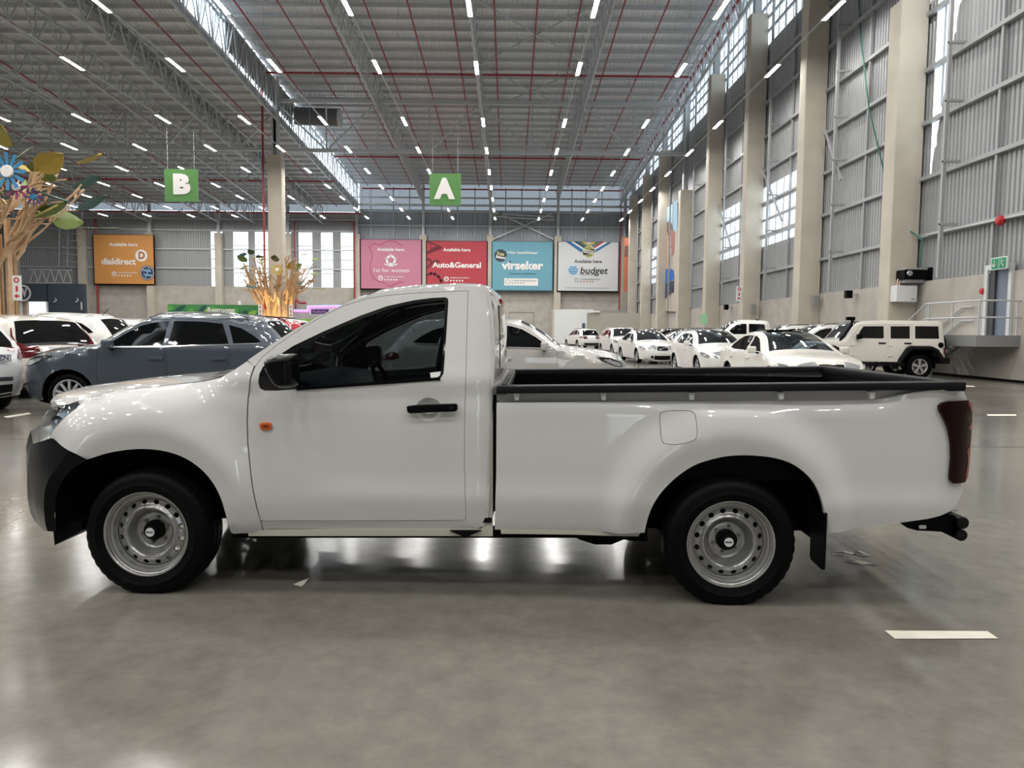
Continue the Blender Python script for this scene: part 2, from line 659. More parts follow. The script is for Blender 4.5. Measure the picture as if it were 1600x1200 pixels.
# far wall X brace
fb = empty('wall_brace', label='crossed steel wall bracing above the blue banner', cat='bracing')
def fpt(u, v, y=YF - .55): return tuple(on(1, u, v, y))
for a, b in (((770, 374), (862, 334)), ((865, 374), (772, 330)), ((768, 338), (866, 344)), ((768, 334), (866, 339))):
    MB().bar(fpt(*a), fpt(*b), .16).build('rod', M_STEEL, fb)

# ---- red sprinkler mains and branches
def pipe(pts, r, label, name='sprinkler_pipe', parent=None, n=6):
    mb = MB(); mb.tube(pts, r, n)
    o = mb.build(name, M_RED, parent, smooth=50)
    if parent is None: tag(o, label, 'pipe')
    return o
br = empty('sprinkler_branch', label='thin red sprinkler branch pipes running lengthwise under the nave roof', cat='pipe')
for k in range(12):
    x = -17.6 + 2.75 * k
    pipe([(x, 30, zroof(30) - .62), (x, YF - 2, zroof(YF - 2) - .62)], .055, None, 'pipe_run', br)
br = empty('sprinkler_branch', label='thin red sprinkler branch pipes running lengthwise under the low left roof', cat='pipe')
for k in range(9):
    x = -21.4 - 4.4 * k
    pipe([(x, 26, zroof(26) + DZL - .62), (x, YF - 2, zroof(YF - 2) + DZL - .62)], .055, None, 'pipe_run', br)
z1 = zroof(59) - .85
pipe([(XS - .75, 61.2, 3), (XS - .75, 61.2, z1 - .4), (XS - .75, 59, z1), (14.2, 59, z1)], .085, 'red sprinkler main crossing the nave above the girder truss')
z2 = zroof(80) - 1.0
pipe([(-60, 80, z2 - 2.6), (XS + .6, 80, z2 - 2.6), (XS + .6, 80, z2), (14.0, 80, z2)], .09, 'red sprinkler main with a step behind the A sign')
z3 = zroof(93) - .9
pipe([(-62, 93.6, z3 - 3.1), (XS + .9, 93.6, z3 - 3.1), (XS + .9, 93.6, z3), (13.9, 93.6, z3), (13.9, 93.6, .2)], .10, 'red sprinkler main along the top of the far wall')
qa_, qb_ = on(1, 461, 400, 94.0).x, on(1, 553.5, 400, 94.0).x
pipe([(qa_, 94.0, .3), (qa_, 94.0, z3 - 4.0), (qb_, 94.0, z3 - 4.0), (qb_, 94.0, 2)], .12, 'red riser pipe looping beside the tall daylight strips')
pipe([(14.0, 26, zroof(26) - 1.0), (14.0, YF - 2, zroof(YF - 2) - 1.0)], .11, 'red sprinkler main running lengthwise along the right wall top')
p0 = on(1, 152, 445, 94.4)
pipe([(p0.x, 94.4, .2), (p0.x, 94.4, 15)], .13, 'red riser pipe left of the orange banner')
q = on(1, 462, 452, 94.0)
pipe([(q.x, 94, q.z), (q.x, 94, q.z - 1.3), (q.x + .5, 94, q.z - 1.7), (q.x + 1.3, 94, q.z - 1.7)], .16, 'short bent red pipe on the far wall beside the lit tree')

# ---- far wall
XC = [-62.6, -54.0, -45.4, -36.75, -28.0, XS, -10.9, -2.45, 6.1, 14.55]
wall_far = empty('wall_far', kind='structure')
ZF = 6.75
mb = MB()
for a, b in zip([XL] + XC, XC + [XR + .3]):
    MB().box(a + .02, b - .02, YF, YF + .2, 0, ZF).build('concrete_panel', M_CONC, wall_far)
WX = []
for (ua, ub) in ((330, 348), (365, 388), (399, 419), (436, 455), (467, 488), (502, 520), (533, 554.5)):
    WX.append((on(1, ua, 400, YF).x, on(1, ub, 400, YF).x))
zw1, zw0 = on(1, 450, 363, YF).z, on(1, 450, 446, YF).z
xs = [XL] + [x for w in WX for x in w] + [XS + .3]
for i in range(0, len(xs) - 1, 2):
    ribs('x', xs[i], xs[i + 1], ZF, zw1, .3, .05, YF + .02).build('cladding', M_CLAD, wall_far, recalc=False)
ribs('x', XL, XS + .3, zw1, 16.2, .3, .05, YF + .02).build('cladding', M_CLAD, wall_far, recalc=False)
ribs('x', XL, XS, 16.2, 18.2, .3, .05, YF - .15).build('cladding', M_CLADL, wall_far, recalc=False)
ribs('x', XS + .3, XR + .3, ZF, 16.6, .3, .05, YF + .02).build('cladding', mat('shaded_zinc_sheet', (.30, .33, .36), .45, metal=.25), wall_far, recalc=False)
ribs('x', XS + .3, XR + .3, 16.4, 20, .3, .05, YF - .1).build('cladding', M_CLADL, wall_far, recalc=False)
for i, (a, b) in enumerate(WX):
    w = empty('window_%d' % (i + 1), kind='structure')
    MB().box(a, b, YF + .1, YF + .12, ZF, zw1).build('pane', M_POLY, w)
    for k in range(1, 4):
        z = ZF + (zw1 - ZF) * k / 4
        MB().box(a - .1, b + .1, YF - .05, YF + .05, z - .06, z + .06).build('window_rail', M_STEEL, w)
for z in (9.0, 11.4, 13.8, 15.2):
    MB().box(XL, XS, YF - .16, YF - .06, z - .09, z + .09).build('girt', M_STEEL, wall_far)
for z in (14.6, 16.4, 18.1):
    MB().box(XS, XR, YF - .16, YF - .06, z - .1, z + .1).build('girt', M_STEEL, wall_far)
MB().box(XS, XR, YF - .5, YF - .3, 17.0, 17.25).build('girt', M_STEEL, wall_far)
for x in XC:
    if x < XS - 1: zt, zc = 17, 13.4 if x > -50 else 14
    else: zt, zc = 19.6, 13.4
    MB().box(x - .42, x + .42, YF - .75, YF, 0, zc).build('column', M_CONCC, wall_far)
    MB().box(x - .16, x + .16, YF - .55, YF - .2, zc, zt).build('column_head', M_STEEL, wall_far)
for u in (285, 305, 615, 715, 815, 915, 580, 640, 690, 742, 790, 843, 893, 940):
    x = on(1, u, 350, YF).x
    MB().box(x - .05, x + .05, YF - .1, YF - .02, 13.2, 19.4 if x > XS else 16.5).build('sag_rod', M_STEEL, wall_far)
# access hatch outline in the plinth
c0, c1 = on(1, 796, 488, YF - .02), on(1, 834, 488, YF - .02)
for x in (c0.x, c1.x): MB().box(x - .03, x + .03, YF - .03, YF, 0, c0.z).build('hatch_joint', mat('joint_shadow', (.2, .19, .17), .8), wall_far)
MB().box(c0.x, c1.x, YF - .03, YF, c0.z - .04, c0.z + .04).build('hatch_joint', MATS['joint_shadow'], wall_far)

# left closing wall and a back wall behind the camera with unseen openings added to let fill daylight in
wl = structure('wall_left', ribs('y', YB, YF, 0, 26, .5, .05, XL), M_CLAD, recalc=False)
wb_ = empty('wall_back', kind='structure')
MB().box(XL, XR + .3, YB, YB + .2, 7.0, 27).build('cladding', M_CLAD, wb_)
for a, b in ((XL, -40), (-34, 3), (6, XR + .3)):
    MB().box(a, b, YB, YB + .2, 0, 7.0).build('cladding', M_CLAD, wb_)

# ---- right wall
wall_right = empty('wall_right', kind='structure')
YC = [27.7 + 8.62 * k for k in range(-3, 8)]
for a, b in zip([YB] + YC, YC + [YF]):
    if abs(b - YC[3]) < .01: continue
    MB().box(XR - .1, XR + .1, a + .015, b - .015, 0, ZP).build('concrete_panel', M_CONC, wall_right)
# near bay has the exit door let into it
DY0, DY1 = on(0, 1578, 480, XR - .1).y, on(0, 1545, 480, XR - .1).y
DZ0, DZ1 = on(0, 1560, 524, XR - .1).z, on(0, 1560, 421, XR - .1).z
MB().box(XR - .1, XR + .1, YC[2] + .015, DY0, 0, ZP).build('concrete_panel', M_CONC, wall_right)
MB().box(XR - .1, XR + .1, DY1, YC[3] - .015, 0, ZP).build('concrete_panel', M_CONC, wall_right)
MB().box(XR - .1, XR + .1, DY0, DY1, 0, DZ0).build('concrete_panel', M_CONC, wall_right)
RH = lambda y: zroof(y) + .02
def rclad(y0, y1, z0, z1, m=None):
    ribs('y', y0, y1, z0, z1, .22, .045, XR).build('cladding', m or M_CLAD, wall_right, recalc=False)
ZC = 18.5
WA = (38.6, 58.6, 6.6, 10.1)
WB = (76.5, 84.5, 6.6, 10.3)
YS = 36.9
slant0, slant1 = (27.35, 7.2), (23.2, 24.5)
rclad(YB, 23.2, ZP - .05, RH)
rclad(23.2, 27.35, ZP - .05, lambda y: 7.2 + (27.35 - y) / 4.15 * 17.3)
rclad(27.35, YS, ZP - .05, RH)
rclad(YS, WA[0], ZP - .05, ZC)
rclad(WA[0], WA[1], ZP - .05, WA[2]); rclad(WA[0], WA[1], WA[3], ZC)
rclad(WA[1], WB[0], ZP - .05, ZC)
rclad(WB[0], WB[1], ZP - .05, WB[2]); rclad(WB[0], WB[1], WB[3], ZC)
rclad(WB[1], YF, ZP - .05, ZC)
def rwin(n, y0, y1, z0, z1, rails, mull=1.1):
    w = empty('window_%d' % n, kind='structure')
    zhi = z1 if callable(z1) else (lambda y: z1)
    ribs('y', y0, y1, z0, z1, .44, .03, XR + .02).build('pane', M_POLY, w, recalc=False)
    mb = MB()
    y = y0
    while y < y1:
        mb.box(XR - .02, XR + .03, y, y + .05, z0 if not callable(z0) else z0(y), zhi(y)); y += mull
    o = mb.build('mullion', M_GIRT, w); o['kind'] = 'stuff'
    for z in rails:
        MB().box(XR - .14, XR - .03, y0 - .1, y1 + .1, z - .07, z + .07).build('window_rail', M_GIRT, w)
rwin(8, *WA, (7.2, 8.1, 9.0))
rwin(9, *WB, (7.2, 8.1, 9.0))
rwin(10, YS, YF, ZC, RH, (19.2, 20.0, 20.8))
rwin(11, 23.2, 27.35, lambda y: 7.2 + (27.35 - y) / 4.15 * 17.3, RH, (), .9)
for z in (5.0, 7.1, 9.1, 11.0, 13.0, 15.0, 17.0):
    MB().box(XR - .2, XR - .02, 0, YF, z - .07, z + .07).build('girt', M_GIRT, wall_right)
mb = MB()
for k in range(-1, 8):
    y = 27.7 + 8.62 * k + 4.3
    MB().box(XR - .16, XR - .06, y, y + .1, ZP, RH(y)).build('sag_rod', M_GIRT, wall_right)
    MB().box(XR - .70, XR - .58, y + 1.95, y + 2.07, ZP, RH(y) - 1).build('girt_post', M_GIRT, wall_right)
    for z in (5.0, 7.1, 9.1, 11.0, 13.0, 15.0):
        MB().box(XR - .7, XR - .1, y + 1.93, y + 2.03, z + .1, z + .18).build('bracket', M_GIRT, wall_right)
for (ua, va, ub, vb) in ((1288, 200, 1314, 281), (1190, 262, 1222, 345), (1122, 320, 1142, 385)):
    a, b = on(0, ua, va, XR - .5), on(0, ub, vb, XR - .5)
    MB().bar(a, b, .09).build('brace', M_GIRT, wall_right)
for k, y in enumerate(YC):
    zt = RH(y) - .6
    zc = {27.7: 13.6, 62.18: 12.7}.get(round(y, 2), zt - 2.2)
    if abs(y - 27.7) < .1: zc = 13.55
    elif abs(y - 62.18) < .2: zc = 13.2
    MB().box(14.15, XR - .1, y, y + .8, 0, zc).build('column', M_CONCC, wall_right, bevel=.03, seg=1)
    MB().box(14.4, 14.8, y + .15, y + .6, zc, zt).build('column_head', M_GIRT, wall_right)
# kicker line between plinth and slab
MB().box(XR - .13, XR - .1, 3, 60, 0, .07).build('baseboard', M_BLACK, wall_right)

# ---- free-standing column between nave and aisle
cc = empty('concrete_column', (XS + .05, 62, 0), label='tall concrete column with steel head rising from the lit wooden tree', cat='column')
MB().box(-.58, .58, -.5, .5, 0, 15.6).build('shaft', M_CONCC, cc, bevel=.04, seg=1)
MB().box(-.24, -.12, -.3, .3, 15.6, 22.0).build('head', M_STEEL, cc)
MB().box(.12, .24, -.3, .3, 15.6, 22.0).build('head', M_STEEL, cc)
MB().box(-.12, .12, -.05, .05, 15.6, 22.0).build('head', M_STEEL, cc)
cc2 = empty('concrete_column', (XS - .45, 27.5, 0), label='concrete column inside the nearer wooden tree at the photo edge', cat='column')
MB().box(-.5, .5, -.5, .5, 0, 15.6).build('shaft', M_CONCC, cc2, bevel=.04, seg=1)

# ---- LED battens
LROWS = [(-1.75, 'above the red banner'), (3.45, 'above the blue banner'), (8.65, 'above the white banner'), (13.3, 'along the right wall columns'),
         (-6.8, 'above the pink banner'), (-12.0, 'just right of the roof step'), (-17.0, 'beside the free column'), (-22.2, 'just left of the free column'),
         (-27.4, 'second left of the free column'), (-32.6, 'third left of the free column'), (-37.8, 'fourth left of the free column'), (-43.0, 'fifth left of the free column'), (-48.2, 'sixth left of the free column')]
LY = [-11.6, -4.4, 2.8, 10, 17.2, 24.4, 31.5, 38.6, 48.4, 55.9, 63.3, 70.1, 76.3, 83, 89]  # rearmost row is unseen, added behind the camera to brighten the pickup side
ORD = ['farthest', 'second', 'third', 'fourth', 'fifth', 'sixth', 'seventh', 'eighth', 'ninth', 'tenth', 'eleventh', 'twelfth', 'thirteenth', 'fourteenth', 'fifteenth', 'sixteenth', 'seventeenth']
led0 = None
for x, where in LROWS:
    for y in LY:
        if led0 is None:
            led0 = empty('led_batten')
            MB().box(-.10, .10, -.95, .95, .0, .07).build('housing', M_WHITE, led0)
            MB().add([(-.085, -.93, -.004), (.085, -.93, -.004), (.085, .93, -.004), (-.085, .93, -.004)], [(0, 3, 2, 1)]).build('diffuser', M_LED, led0, recalc=False)
            l = led0
        else:
            l = copy_tree(led0)
        l.location = (x, y, 14.7)
        k = len(LY) - 1 - LY.index(y)
        tag(l, ORD[k] + (' LED batten' if k == 0 else ' LED batten from the far end') + ' of the row ' + where, 'ceiling light', 'LED battens ' + where)
    tr = empty('cable_rail', (x, 0, 0), label='thin cable rail carrying the lamp row ' + where, cat='rail', group='cable rails of the lamp rows')
    y0_ = YB + 1 if x > -25 else -5
    MB().box(-.03, .03, y0_, 91, 14.768, 14.82).build('rail', M_STEEL, tr)
    for y in range(28, 92, 9):
        MB().bar((0, y, 14.8), (0, y, zroof(y) + (DZL if x < XS else 0) - .1), .025).build('hanger', M_STEEL, tr)

# ---- air duct behind the girder truss
a, b = on(1, 462, 181, 66), on(1, 531, 184, 66)
d = empty('air_duct', label='dark cylindrical air duct hanging behind the girder truss beside the free column', cat='duct')
MB().tube([a, b], .75, 20).build('drum', mat('dark_duct', (.10, .105, .11), .5), d, smooth=40)
MB().tube([(b.x - .1, b.y, b.z), (b.x + .1, b.y, b.z)], .8, 20).build('rim', M_STEEL, d, smooth=40)
for x in (a.x + .6, b.x - .8): MB().bar((x, a.y, a.z), (x, a.y, zroof(66) - .2), .05).build('hanger', M_STEEL, d)

# ================================================================ the white pickup
TA, TB = on(2, 228, 927, 0), on(2, 1142, 945, 0)
TX = (TB - TA).normalized()
TRZ = atan2(TX.y, TX.x)
TY = Vector((-TX.y, TX.x, 0))
TYC = .89
M_PAINT = mat('white_car_paint', (.64, .64, .63), .35, coat=1., coatr=.04, spec=.3)
M_DARKIN = mat('cabin_trim', (.022, .023, .025), .6)
M_RUB = mat('tyre_rubber', (.0035, .0035, .004), .45, bump=.1, bscale=60, spec=.06)
M_RIM = mat('silver_wheel_paint', (.40, .40, .39), .27, metal=.7)
M_CHROME = mat('chrome', (.7, .7, .72), .12, metal=1.)
M_GLOSSB = mat('gloss_black', (.004, .004, .005), .14, coat=.25)
M_PLAS = mat('bumper_plastic', (.003, .0034, .004), .20, spec=.16)
M_UND = mat('underbody', (.004, .004, .004), .8, spec=.1)
M_AMBER = mat('amber_lens', (.65, .11, .01), .15, coat=1.)
M_LENSR = mat('dark_red_lens', (.010, .0004, .0009), .12, spec=.12)
M_LENSB = mat('bright_red_lens', (.26, .003, .012), .15)
M_GLASS = glassy('cab_glass', (.27, .31, .32), .9)
M_LENS = glassy('lamp_lens', (.9, .94, .97), 1.0)
M_STICK = mat('white_sticker', (.72, .73, .72), .5)
M_LINER = mat('bed_liner', (.003, .003, .0035), .45, bump=.3, bscale=30, spec=.06)
M_RAIL = mat('bed_rail_cap', (.009, .009, .010), .45, spec=.08)

truck = empty('pickup_truck', (TA.x, TA.y, 0), TRZ,
              'white single-cab pickup truck in side view with silver steel wheels and black bed rails', 'pickup truck')


def Lp(u, v, y):
    """photo point to the truck's own (x, z) at depth y"""
    o = TA + TY * y
    d = ray(u, v)
    t = (o - CAM).dot(TY) / d.dot(TY)
    p = CAM + d * t - TA
    return (p.dot(TX), p.z)


def sstep(t):
    t = np.clip(t, 0, 1)
    return t * t * (3 - 2 * t)


FW, RW = (.009, .318), (3.068, .318)


def side_y(x, z):
    x = np.asarray(x, float); z = np.asarray(z, float)
    y = np.full(np.broadcast(x, z).shape, .030)
    y = y + .012 * ((z - .78) / .35) ** 2 * (z < 1.1)
    cab = (x < 1.842)
    y = y + np.where(cab, .30 * np.maximum(z - 1.15, 0) + .06 * np.clip(z - 1.15, 0, .06), 0)
    fx_ = sstep((x - .75) / .35)                                # lower crease, fading out towards the front of the door
    y = y + (.013 - .013 * np.clip((.63 - z) / .11, 0, 1)) * fx_ - .006 * fx_ + .16 * np.clip(.518 - z, 0, .14) * fx_ + .018 * sstep((.50 - z) / .14) * (1 - fx_)
    y = y + .07 * np.clip(z - .985, 0, .10) * (x < 1.842)
    y = y + .6 * np.maximum(.37 - z, 0)
    for i, (cx, cz) in enumerate((FW, RW)):
        dz = np.maximum(z - cz, 0)
        r = np.hypot((x - cx), dz)
        b = .050 * (1 - sstep((r - .552) / (.11 + .15 * np.clip(dz / np.maximum(r, 1e-3), 0, 1))))
        if i == 0: b = b * sstep((.66 - x) / .16)
        lip = np.clip((.555 - r) / .09, 0, 1)
        y = y - b + .026 * lip
    fr = np.clip(-.30 - x, 0, 1)
    y = y + 1.25 * fr ** 2
    # fender crown rolls over to the bonnet
    zt = np.interp(x, [-.6, -.40, -.2, 0, .3, .45, .62], [.93, .985, 1.045, 1.075, 1.11, 1.15, 1.24])
    roll = np.clip((z - (zt - .14)) / .14, 0, 1)
    y = y + np.where(x < .66, .10 * (1 - np.sqrt(np.clip(1 - roll ** 2, 0, 1))) * sstep((.62 - x) / .45), 0)
    # rear corner
    rr = np.clip(x - 4.06, 0, .29)
    y = y + (.30 - np.sqrt(.30 ** 2 - rr ** 2)) * .8
    # rounded shoulder along the top of the load bed
    s = np.clip((z - 1.005) / .045, 0, 1)
    y = y + np.where(x > 1.85, .045 * (1 - np.sqrt(np.clip(1 - s ** 2, 0, 1))) * sstep((4.05 - x) / .3), 0)
    # rear edge of the cab
    c = np.clip(x - 1.765, 0, .07)
    y = y + np.where(cab, .08 - np.sqrt(.08 ** 2 - c ** 2), 0)
    return y


def SP(pts, off=0.):
    out = []
    for u, v in pts:
        y = .03
        for _ in range(4):
            x, z = Lp(u, v, y + off)
            y = float(side_y(x, z))
            y = min(y, .30)
        out.append(Lp(u, v, y + off))
    return out


FARS = []


def both(name, outline, holes, m, step=.045, thick=.025, off=0., far=True, parent=truck, smooth=38, bstep=None, yf=None):
    f = yf or (lambda x, z: side_y(x, z) + off)
    o = sheet(outline, holes, f, step, thick, bstep=bstep).build(name, m, parent, smooth=smooth, recalc=False)
    if far:
        FARS.append(sheet(outline, holes, f, step * 1.6, thick, side=-1, yc=TYC, bstep=bstep).build(name, m, parent, smooth=smooth, recalc=False))
    return o


# ---------------- outlines measured on the photograph
door_r = [(731.6, 454), (729.8, 520), (728, 592.5), (726.5, 640), (726, 730), (728.5, 806), (727, 813)]
door_b = [(722, 813.3), (560, 814), (411, 814.6)]
door_l = [(406.5, 812), (402, 795), (394.5, 758), (387.5, 692), (386.5, 658), (388.5, 620), (392, 590), (398.5, 572.5)]
door_t = [(409, 558), (435, 537), (474, 511), (506, 492.5), (537, 477.5), (571, 467), (600, 462), (630, 459), (665, 456.8)]
door_px = door_r + door_b + door_l + door_t
win_px = [(432, 610.5), (560, 601.5), (682, 593.5), (689, 590), (693, 584), (697, 530), (700.7, 471), (699.5, 466), (695, 464.4), (675, 465.5), (647, 469), (604, 478.5), (561, 494), (504, 518.5), (458, 540.5), (425, 562), (411, 572.5), (405, 584),
          (403.2, 598), (406, 607), (413, 610.5)]
glass_px = [(463, 606), (560, 599.5), (680, 591.5), (687, 587), (689, 580), (692, 530), (695.5, 475), (694, 470), (690, 468.5), (648, 473), (606, 482.5), (564, 498), (508, 522), (466, 544.5), (462.5, 549)]
DOOR, WIN, GLS = SP(door_px), SP(win_px), SP(glass_px)
G = .0022
handle_c = SP([(670, 640)])[0]
cup = [(handle_c[0] + .070 * cos(a), handle_c[1] + .062 * sin(a)) for a in np.linspace(0, 2 * pi, 25)[:-1]]

door = both('door', shrink(DOOR, G), [shrink(WIN, 0), cup], M_PAINT, .045, .03)
fardoor = FARS[-1]
# handle cup: shallow dish
def dish(par, side=1):
    rows = []
    for k in range(6):
        r = 1 - k / 5
        dep = .030 * (1 - r ** 2)
        row = []
        for a in np.linspace(0, 2 * pi, 25):
            x, z = handle_c[0] + .070 * r * cos(a), handle_c[1] + .062 * r * sin(a)
            y = float(side_y(x, z)) + dep
            row.append((x, y if side > 0 else 2 * TYC - y, z))
        rows.append(row)
    return MB().grid(rows, flip=side > 0).build('handle_recess', M_PAINT, par, smooth=60, merge=1e-5)
dish(door); dish(fardoor, -1)


def rounded_bar(px, y0, y1, m, name, parent, bev=.008, mir=False):
    pts = [Lp(u, v, y0) for u, v in px]
    o = MB().prism(pts, 'y', y0, y1).build(name, m, parent, smooth=50, bevel=bev, seg=3)
    if mir:
        MB().prism(pts, 'y', 2 * TYC - y1, 2 * TYC - y0).build(name, m, parent, smooth=50, bevel=bev, seg=3)
    return o


hy = float(side_y(*handle_c))
h = rounded_bar([(635, 635), (652, 633.2), (700, 631.5), (712, 631.2), (714.5, 634), (714, 641), (711, 643.3), (688, 644), (640, 646.2), (636, 644)], hy - .040, hy - .006, M_BLACK, 'door_handle', door)
h['label'] = 'black door handle'
rounded_bar([(703, 635), (707, 635), (707, 639.5), (703, 639.5)], hy - .042, hy - .03, M_GLOSSB, 'key_lock', h, bev=.001)
for m_, nm, par_, sh in ((M_GLOSSB, 'window_frame', door, .0),):
    both('window_frame', shrink(WIN, .001), [GLS], M_GLOSSB, .05, .02, off=.006, far=False, parent=door)
    sheet(shrink(WIN, .001), [GLS], lambda x, z: side_y(x, z) + .006, .05, .02, side=-1, yc=TYC).build('window_frame', M_GLOSSB, fardoor, smooth=38, recalc=False)
sheet(shrink(GLS, .001), [], lambda x, z: side_y(x, z) + .012, .08, 0).build('window_glass', M_GLASS, door, smooth=60, recalc=False)
sheet(shrink(GLS, .001), [], lambda x, z: side_y(x, z) + .012, .1, 0, side=-1, yc=TYC).build('window_glass', M_GLASS, fardoor, smooth=60, recalc=False)
# divider bar of the quarter light and lower weather strip
a_, b_ = SP([(462.5, 548), (462.5, 605)])
MB().bar((a_[0], float(side_y(*a_)) + .004, a_[1]), (b_[0], float(side_y(*b_)) + .004, b_[1]), .018, .012).build('window_divider', M_BLACK, door)
a_, b_ = SP([(464, 606.5), (688, 590.5)])
MB().bar((a_[0], float(side_y(*a_)) - .002, a_[1] - .004), (b_[0], float(side_y(*b_)) - .002, b_[1] - .004), .012, .016).build('weather_strip', M_BLACK, door)
# blank white sticker inside the glass
st = SP([(671.5, 582.5), (689, 580.5), (691, 589.5), (673, 592)])
sheet(st, [], lambda x, z: side_y(x, z) + .009, .05, 0).build('sticker', M_STICK, door, recalc=False)
# side repeater
rep_ = rounded_bar([(405, 662), (408, 660.5), (420, 660.2), (424, 662.5), (424, 670), (421, 672.3), (409, 672.5), (405.5, 670)], .018, .04, M_AMBER, 'side_repeater', truck, bev=.006)
o = rounded_bar([(410, 664), (419, 664), (419, 668.5), (410, 668.5)], .0155, .03, mat('amber_dark', (.22, .03, .004), .3), 'bulb', rep_, bev=.001)

# door mirror
mir_px = [(413.8, 566), (416, 560), (431.5, 553.8), (456, 552.7), (461, 556.5), (462.6, 576), (463, 599), (458, 605.3), (438, 607), (430, 602), (421, 589), (415, 577)]
MP = [Lp(u, v, -.15) for u, v in mir_px]
MPs = smooth_poly(MP, 2)
def mirror_y(x, z):
    P = np.stack([np.asarray(x, float), np.asarray(z, float)], 1)
    d = np.clip(dist_poly(P, MPs) / .036, 0, 1)
    return -.215 + .070 * (1 - np.sqrt(np.clip(1 - (1 - d) ** 2, 0, 1)))
mo = sheet(MPs, [], mirror_y, .014, .055).build('door_mirror', M_PLAS, door, smooth=50, recalc=False)
mc = np.array(MP).mean(0)
MB().prism([(mc[0] + (p[0] - mc[0]) * .93, mc[1] + (p[1] - mc[1]) * .93) for p in MPs], 'y', -.1, -.082).build('mirror_back', M_BLACK, mo)
rear = [(.640, -.19), (.640, -.09), (.655, -.10), (.655, -.18)]
MB().box(MP[6][0] - .03, MP[6][0] - .012, -.16, -.09, MP[6][1] + .03, MP[4][1] - .03).build('mirror_glass', M_CHROME, mo)
MB().tube([(mc[0] - .01, -.1, mc[1] - .055), (mc[0] - .03, .03, mc[1] - .06)], .028, 12).build('mirror_arm', M_BLACK, mo, smooth=40)
sheet(MPs, [], mirror_y, .03, .055, side=-1, yc=TYC).build('door_mirror', M_PLAS, fardoor, smooth=50, recalc=False)

# ---------------- cab ring around the door
top_px = [(386.8, 563), (408.7, 548), (441, 527), (464, 513), (490, 498), (522.5, 482.5), (555, 466.5), (587, 457.5), (620, 453.2), (665, 449.7), (713, 447.7), (746, 447), (759, 448)]
cab_px = list(reversed(door_t)) + [(398.5, 572), (396.5, 571.5)] + top_px + [(766, 458), (769.5, 480), (771, 560), (769, 600), (767, 677), (765.5, 751), (763.4, 808), (755.8, 822), (738.5, 828), (412.5, 829.5), (409, 816)] \
    + [(411, 814.8), (560, 814.2), (722, 813.5), (727, 813)] + list(reversed(door_r[:-1]))
cabp = SP(cab_px)
i_end = cabp.index(cabp[-1])
both('cab_side', cabp, [], M_PAINT, .045, .03)

# ---------------- front fender
hl_px = [(77, 683.5), (82.5, 673.7), (95, 658.7), (107.5, 647.5), (120, 637.5), (124.7, 631), (121, 627.5)]
fend_top = [(135, 622), (150, 617.5), (175, 612.5), (200, 609), (260, 602.5), (320, 596), (345, 590), (362, 580.5), (375, 572), (386, 564.5), (396.5, 572)]
fend_r = [(390.2, 590), (387, 620), (385, 658), (386, 692), (393, 758), (401, 797), (407.5, 817), (410, 829.5)]
arch_f = [(365.7, 834), (360, 832.5), (354.7, 810.5), (343.7, 772), (324.5, 741.7), (299.7, 721), (275, 709), (247.5, 702.7), (220, 701), (192.5, 703.2), (165, 708.5), (145.7, 714.8), (136, 718)]
seam_px = [(118, 708.7), (95, 695.6), (87.5, 688.7)]
both('front_fender', SP(hl_px + fend_top + fend_r + smooth_poly(arch_f, 2, False) + seam_px), [], M_PAINT, .04, .025)
hinge_gap = SP([(389, 604), (389.5, 604)])

# ---------------- load bed side, fuel flap
bed_top = [(776, 629), (900, 628.2), (1040, 627.5), (1200, 626.5), (1300, 625.3), (1345, 624), (1375, 621), (1400, 617.5), (1425, 613.5), (1450, 610.5), (1470, 609.3), (1502, 608.8)]
lamp_l = [(1512.5, 625), (1497.5, 625.6), (1480, 626.5), (1471.5, 629), (1466.5, 634), (1467.5, 642.5), (1475, 657.5), (1480, 670), (1484, 692.5), (1484.5, 715), (1482.5, 737.5), (1482.5, 750), (1487.5, 755.6), (1508, 754.5)]
bed_rear = [(1505.5, 766), (1500, 779), (1492.5, 790), (1484, 799), (1470, 805.6), (1450, 810.6), (1405, 817), (1380, 820.6), (1315, 831), (1291, 833)]
arch_r = [(1291, 825), (1290, 810), (1286, 785), (1275, 757.5), (1257.5, 737.5), (1235, 722.5), (1210, 715), (1185, 712), (1160, 711), (1135, 712.5), (1110, 718), (1085, 726), (1060, 742.5), (1040, 761), (1025, 780), (1015, 800), (1008.7, 822.5), (1007, 832.5)]
bed_low = [(924, 830), (850, 828.5), (773, 827.5), (773.8, 800), (775.3, 740), (775.5, 690)]
flap_px = [(1030.4, 655), (1030.6, 647), (1034.7, 642.3), (1055, 641), (1079, 641), (1086.4, 646.4), (1089, 662), (1090, 681), (1086.4, 688), (1065, 695), (1039, 694.7), (1032.7, 688)]
flap = SP(smooth_poly(flap_px, 1))
both('bed_side', SP(bed_top + [(1508.5, 616)] + lamp_l + bed_rear + smooth_poly(arch_r, 2, False) + bed_low), [flap], M_PAINT, .045, .025)
both('fuel_flap', shrink(flap, .0028), [], M_PAINT, .03, .012, off=-.001, far=False)

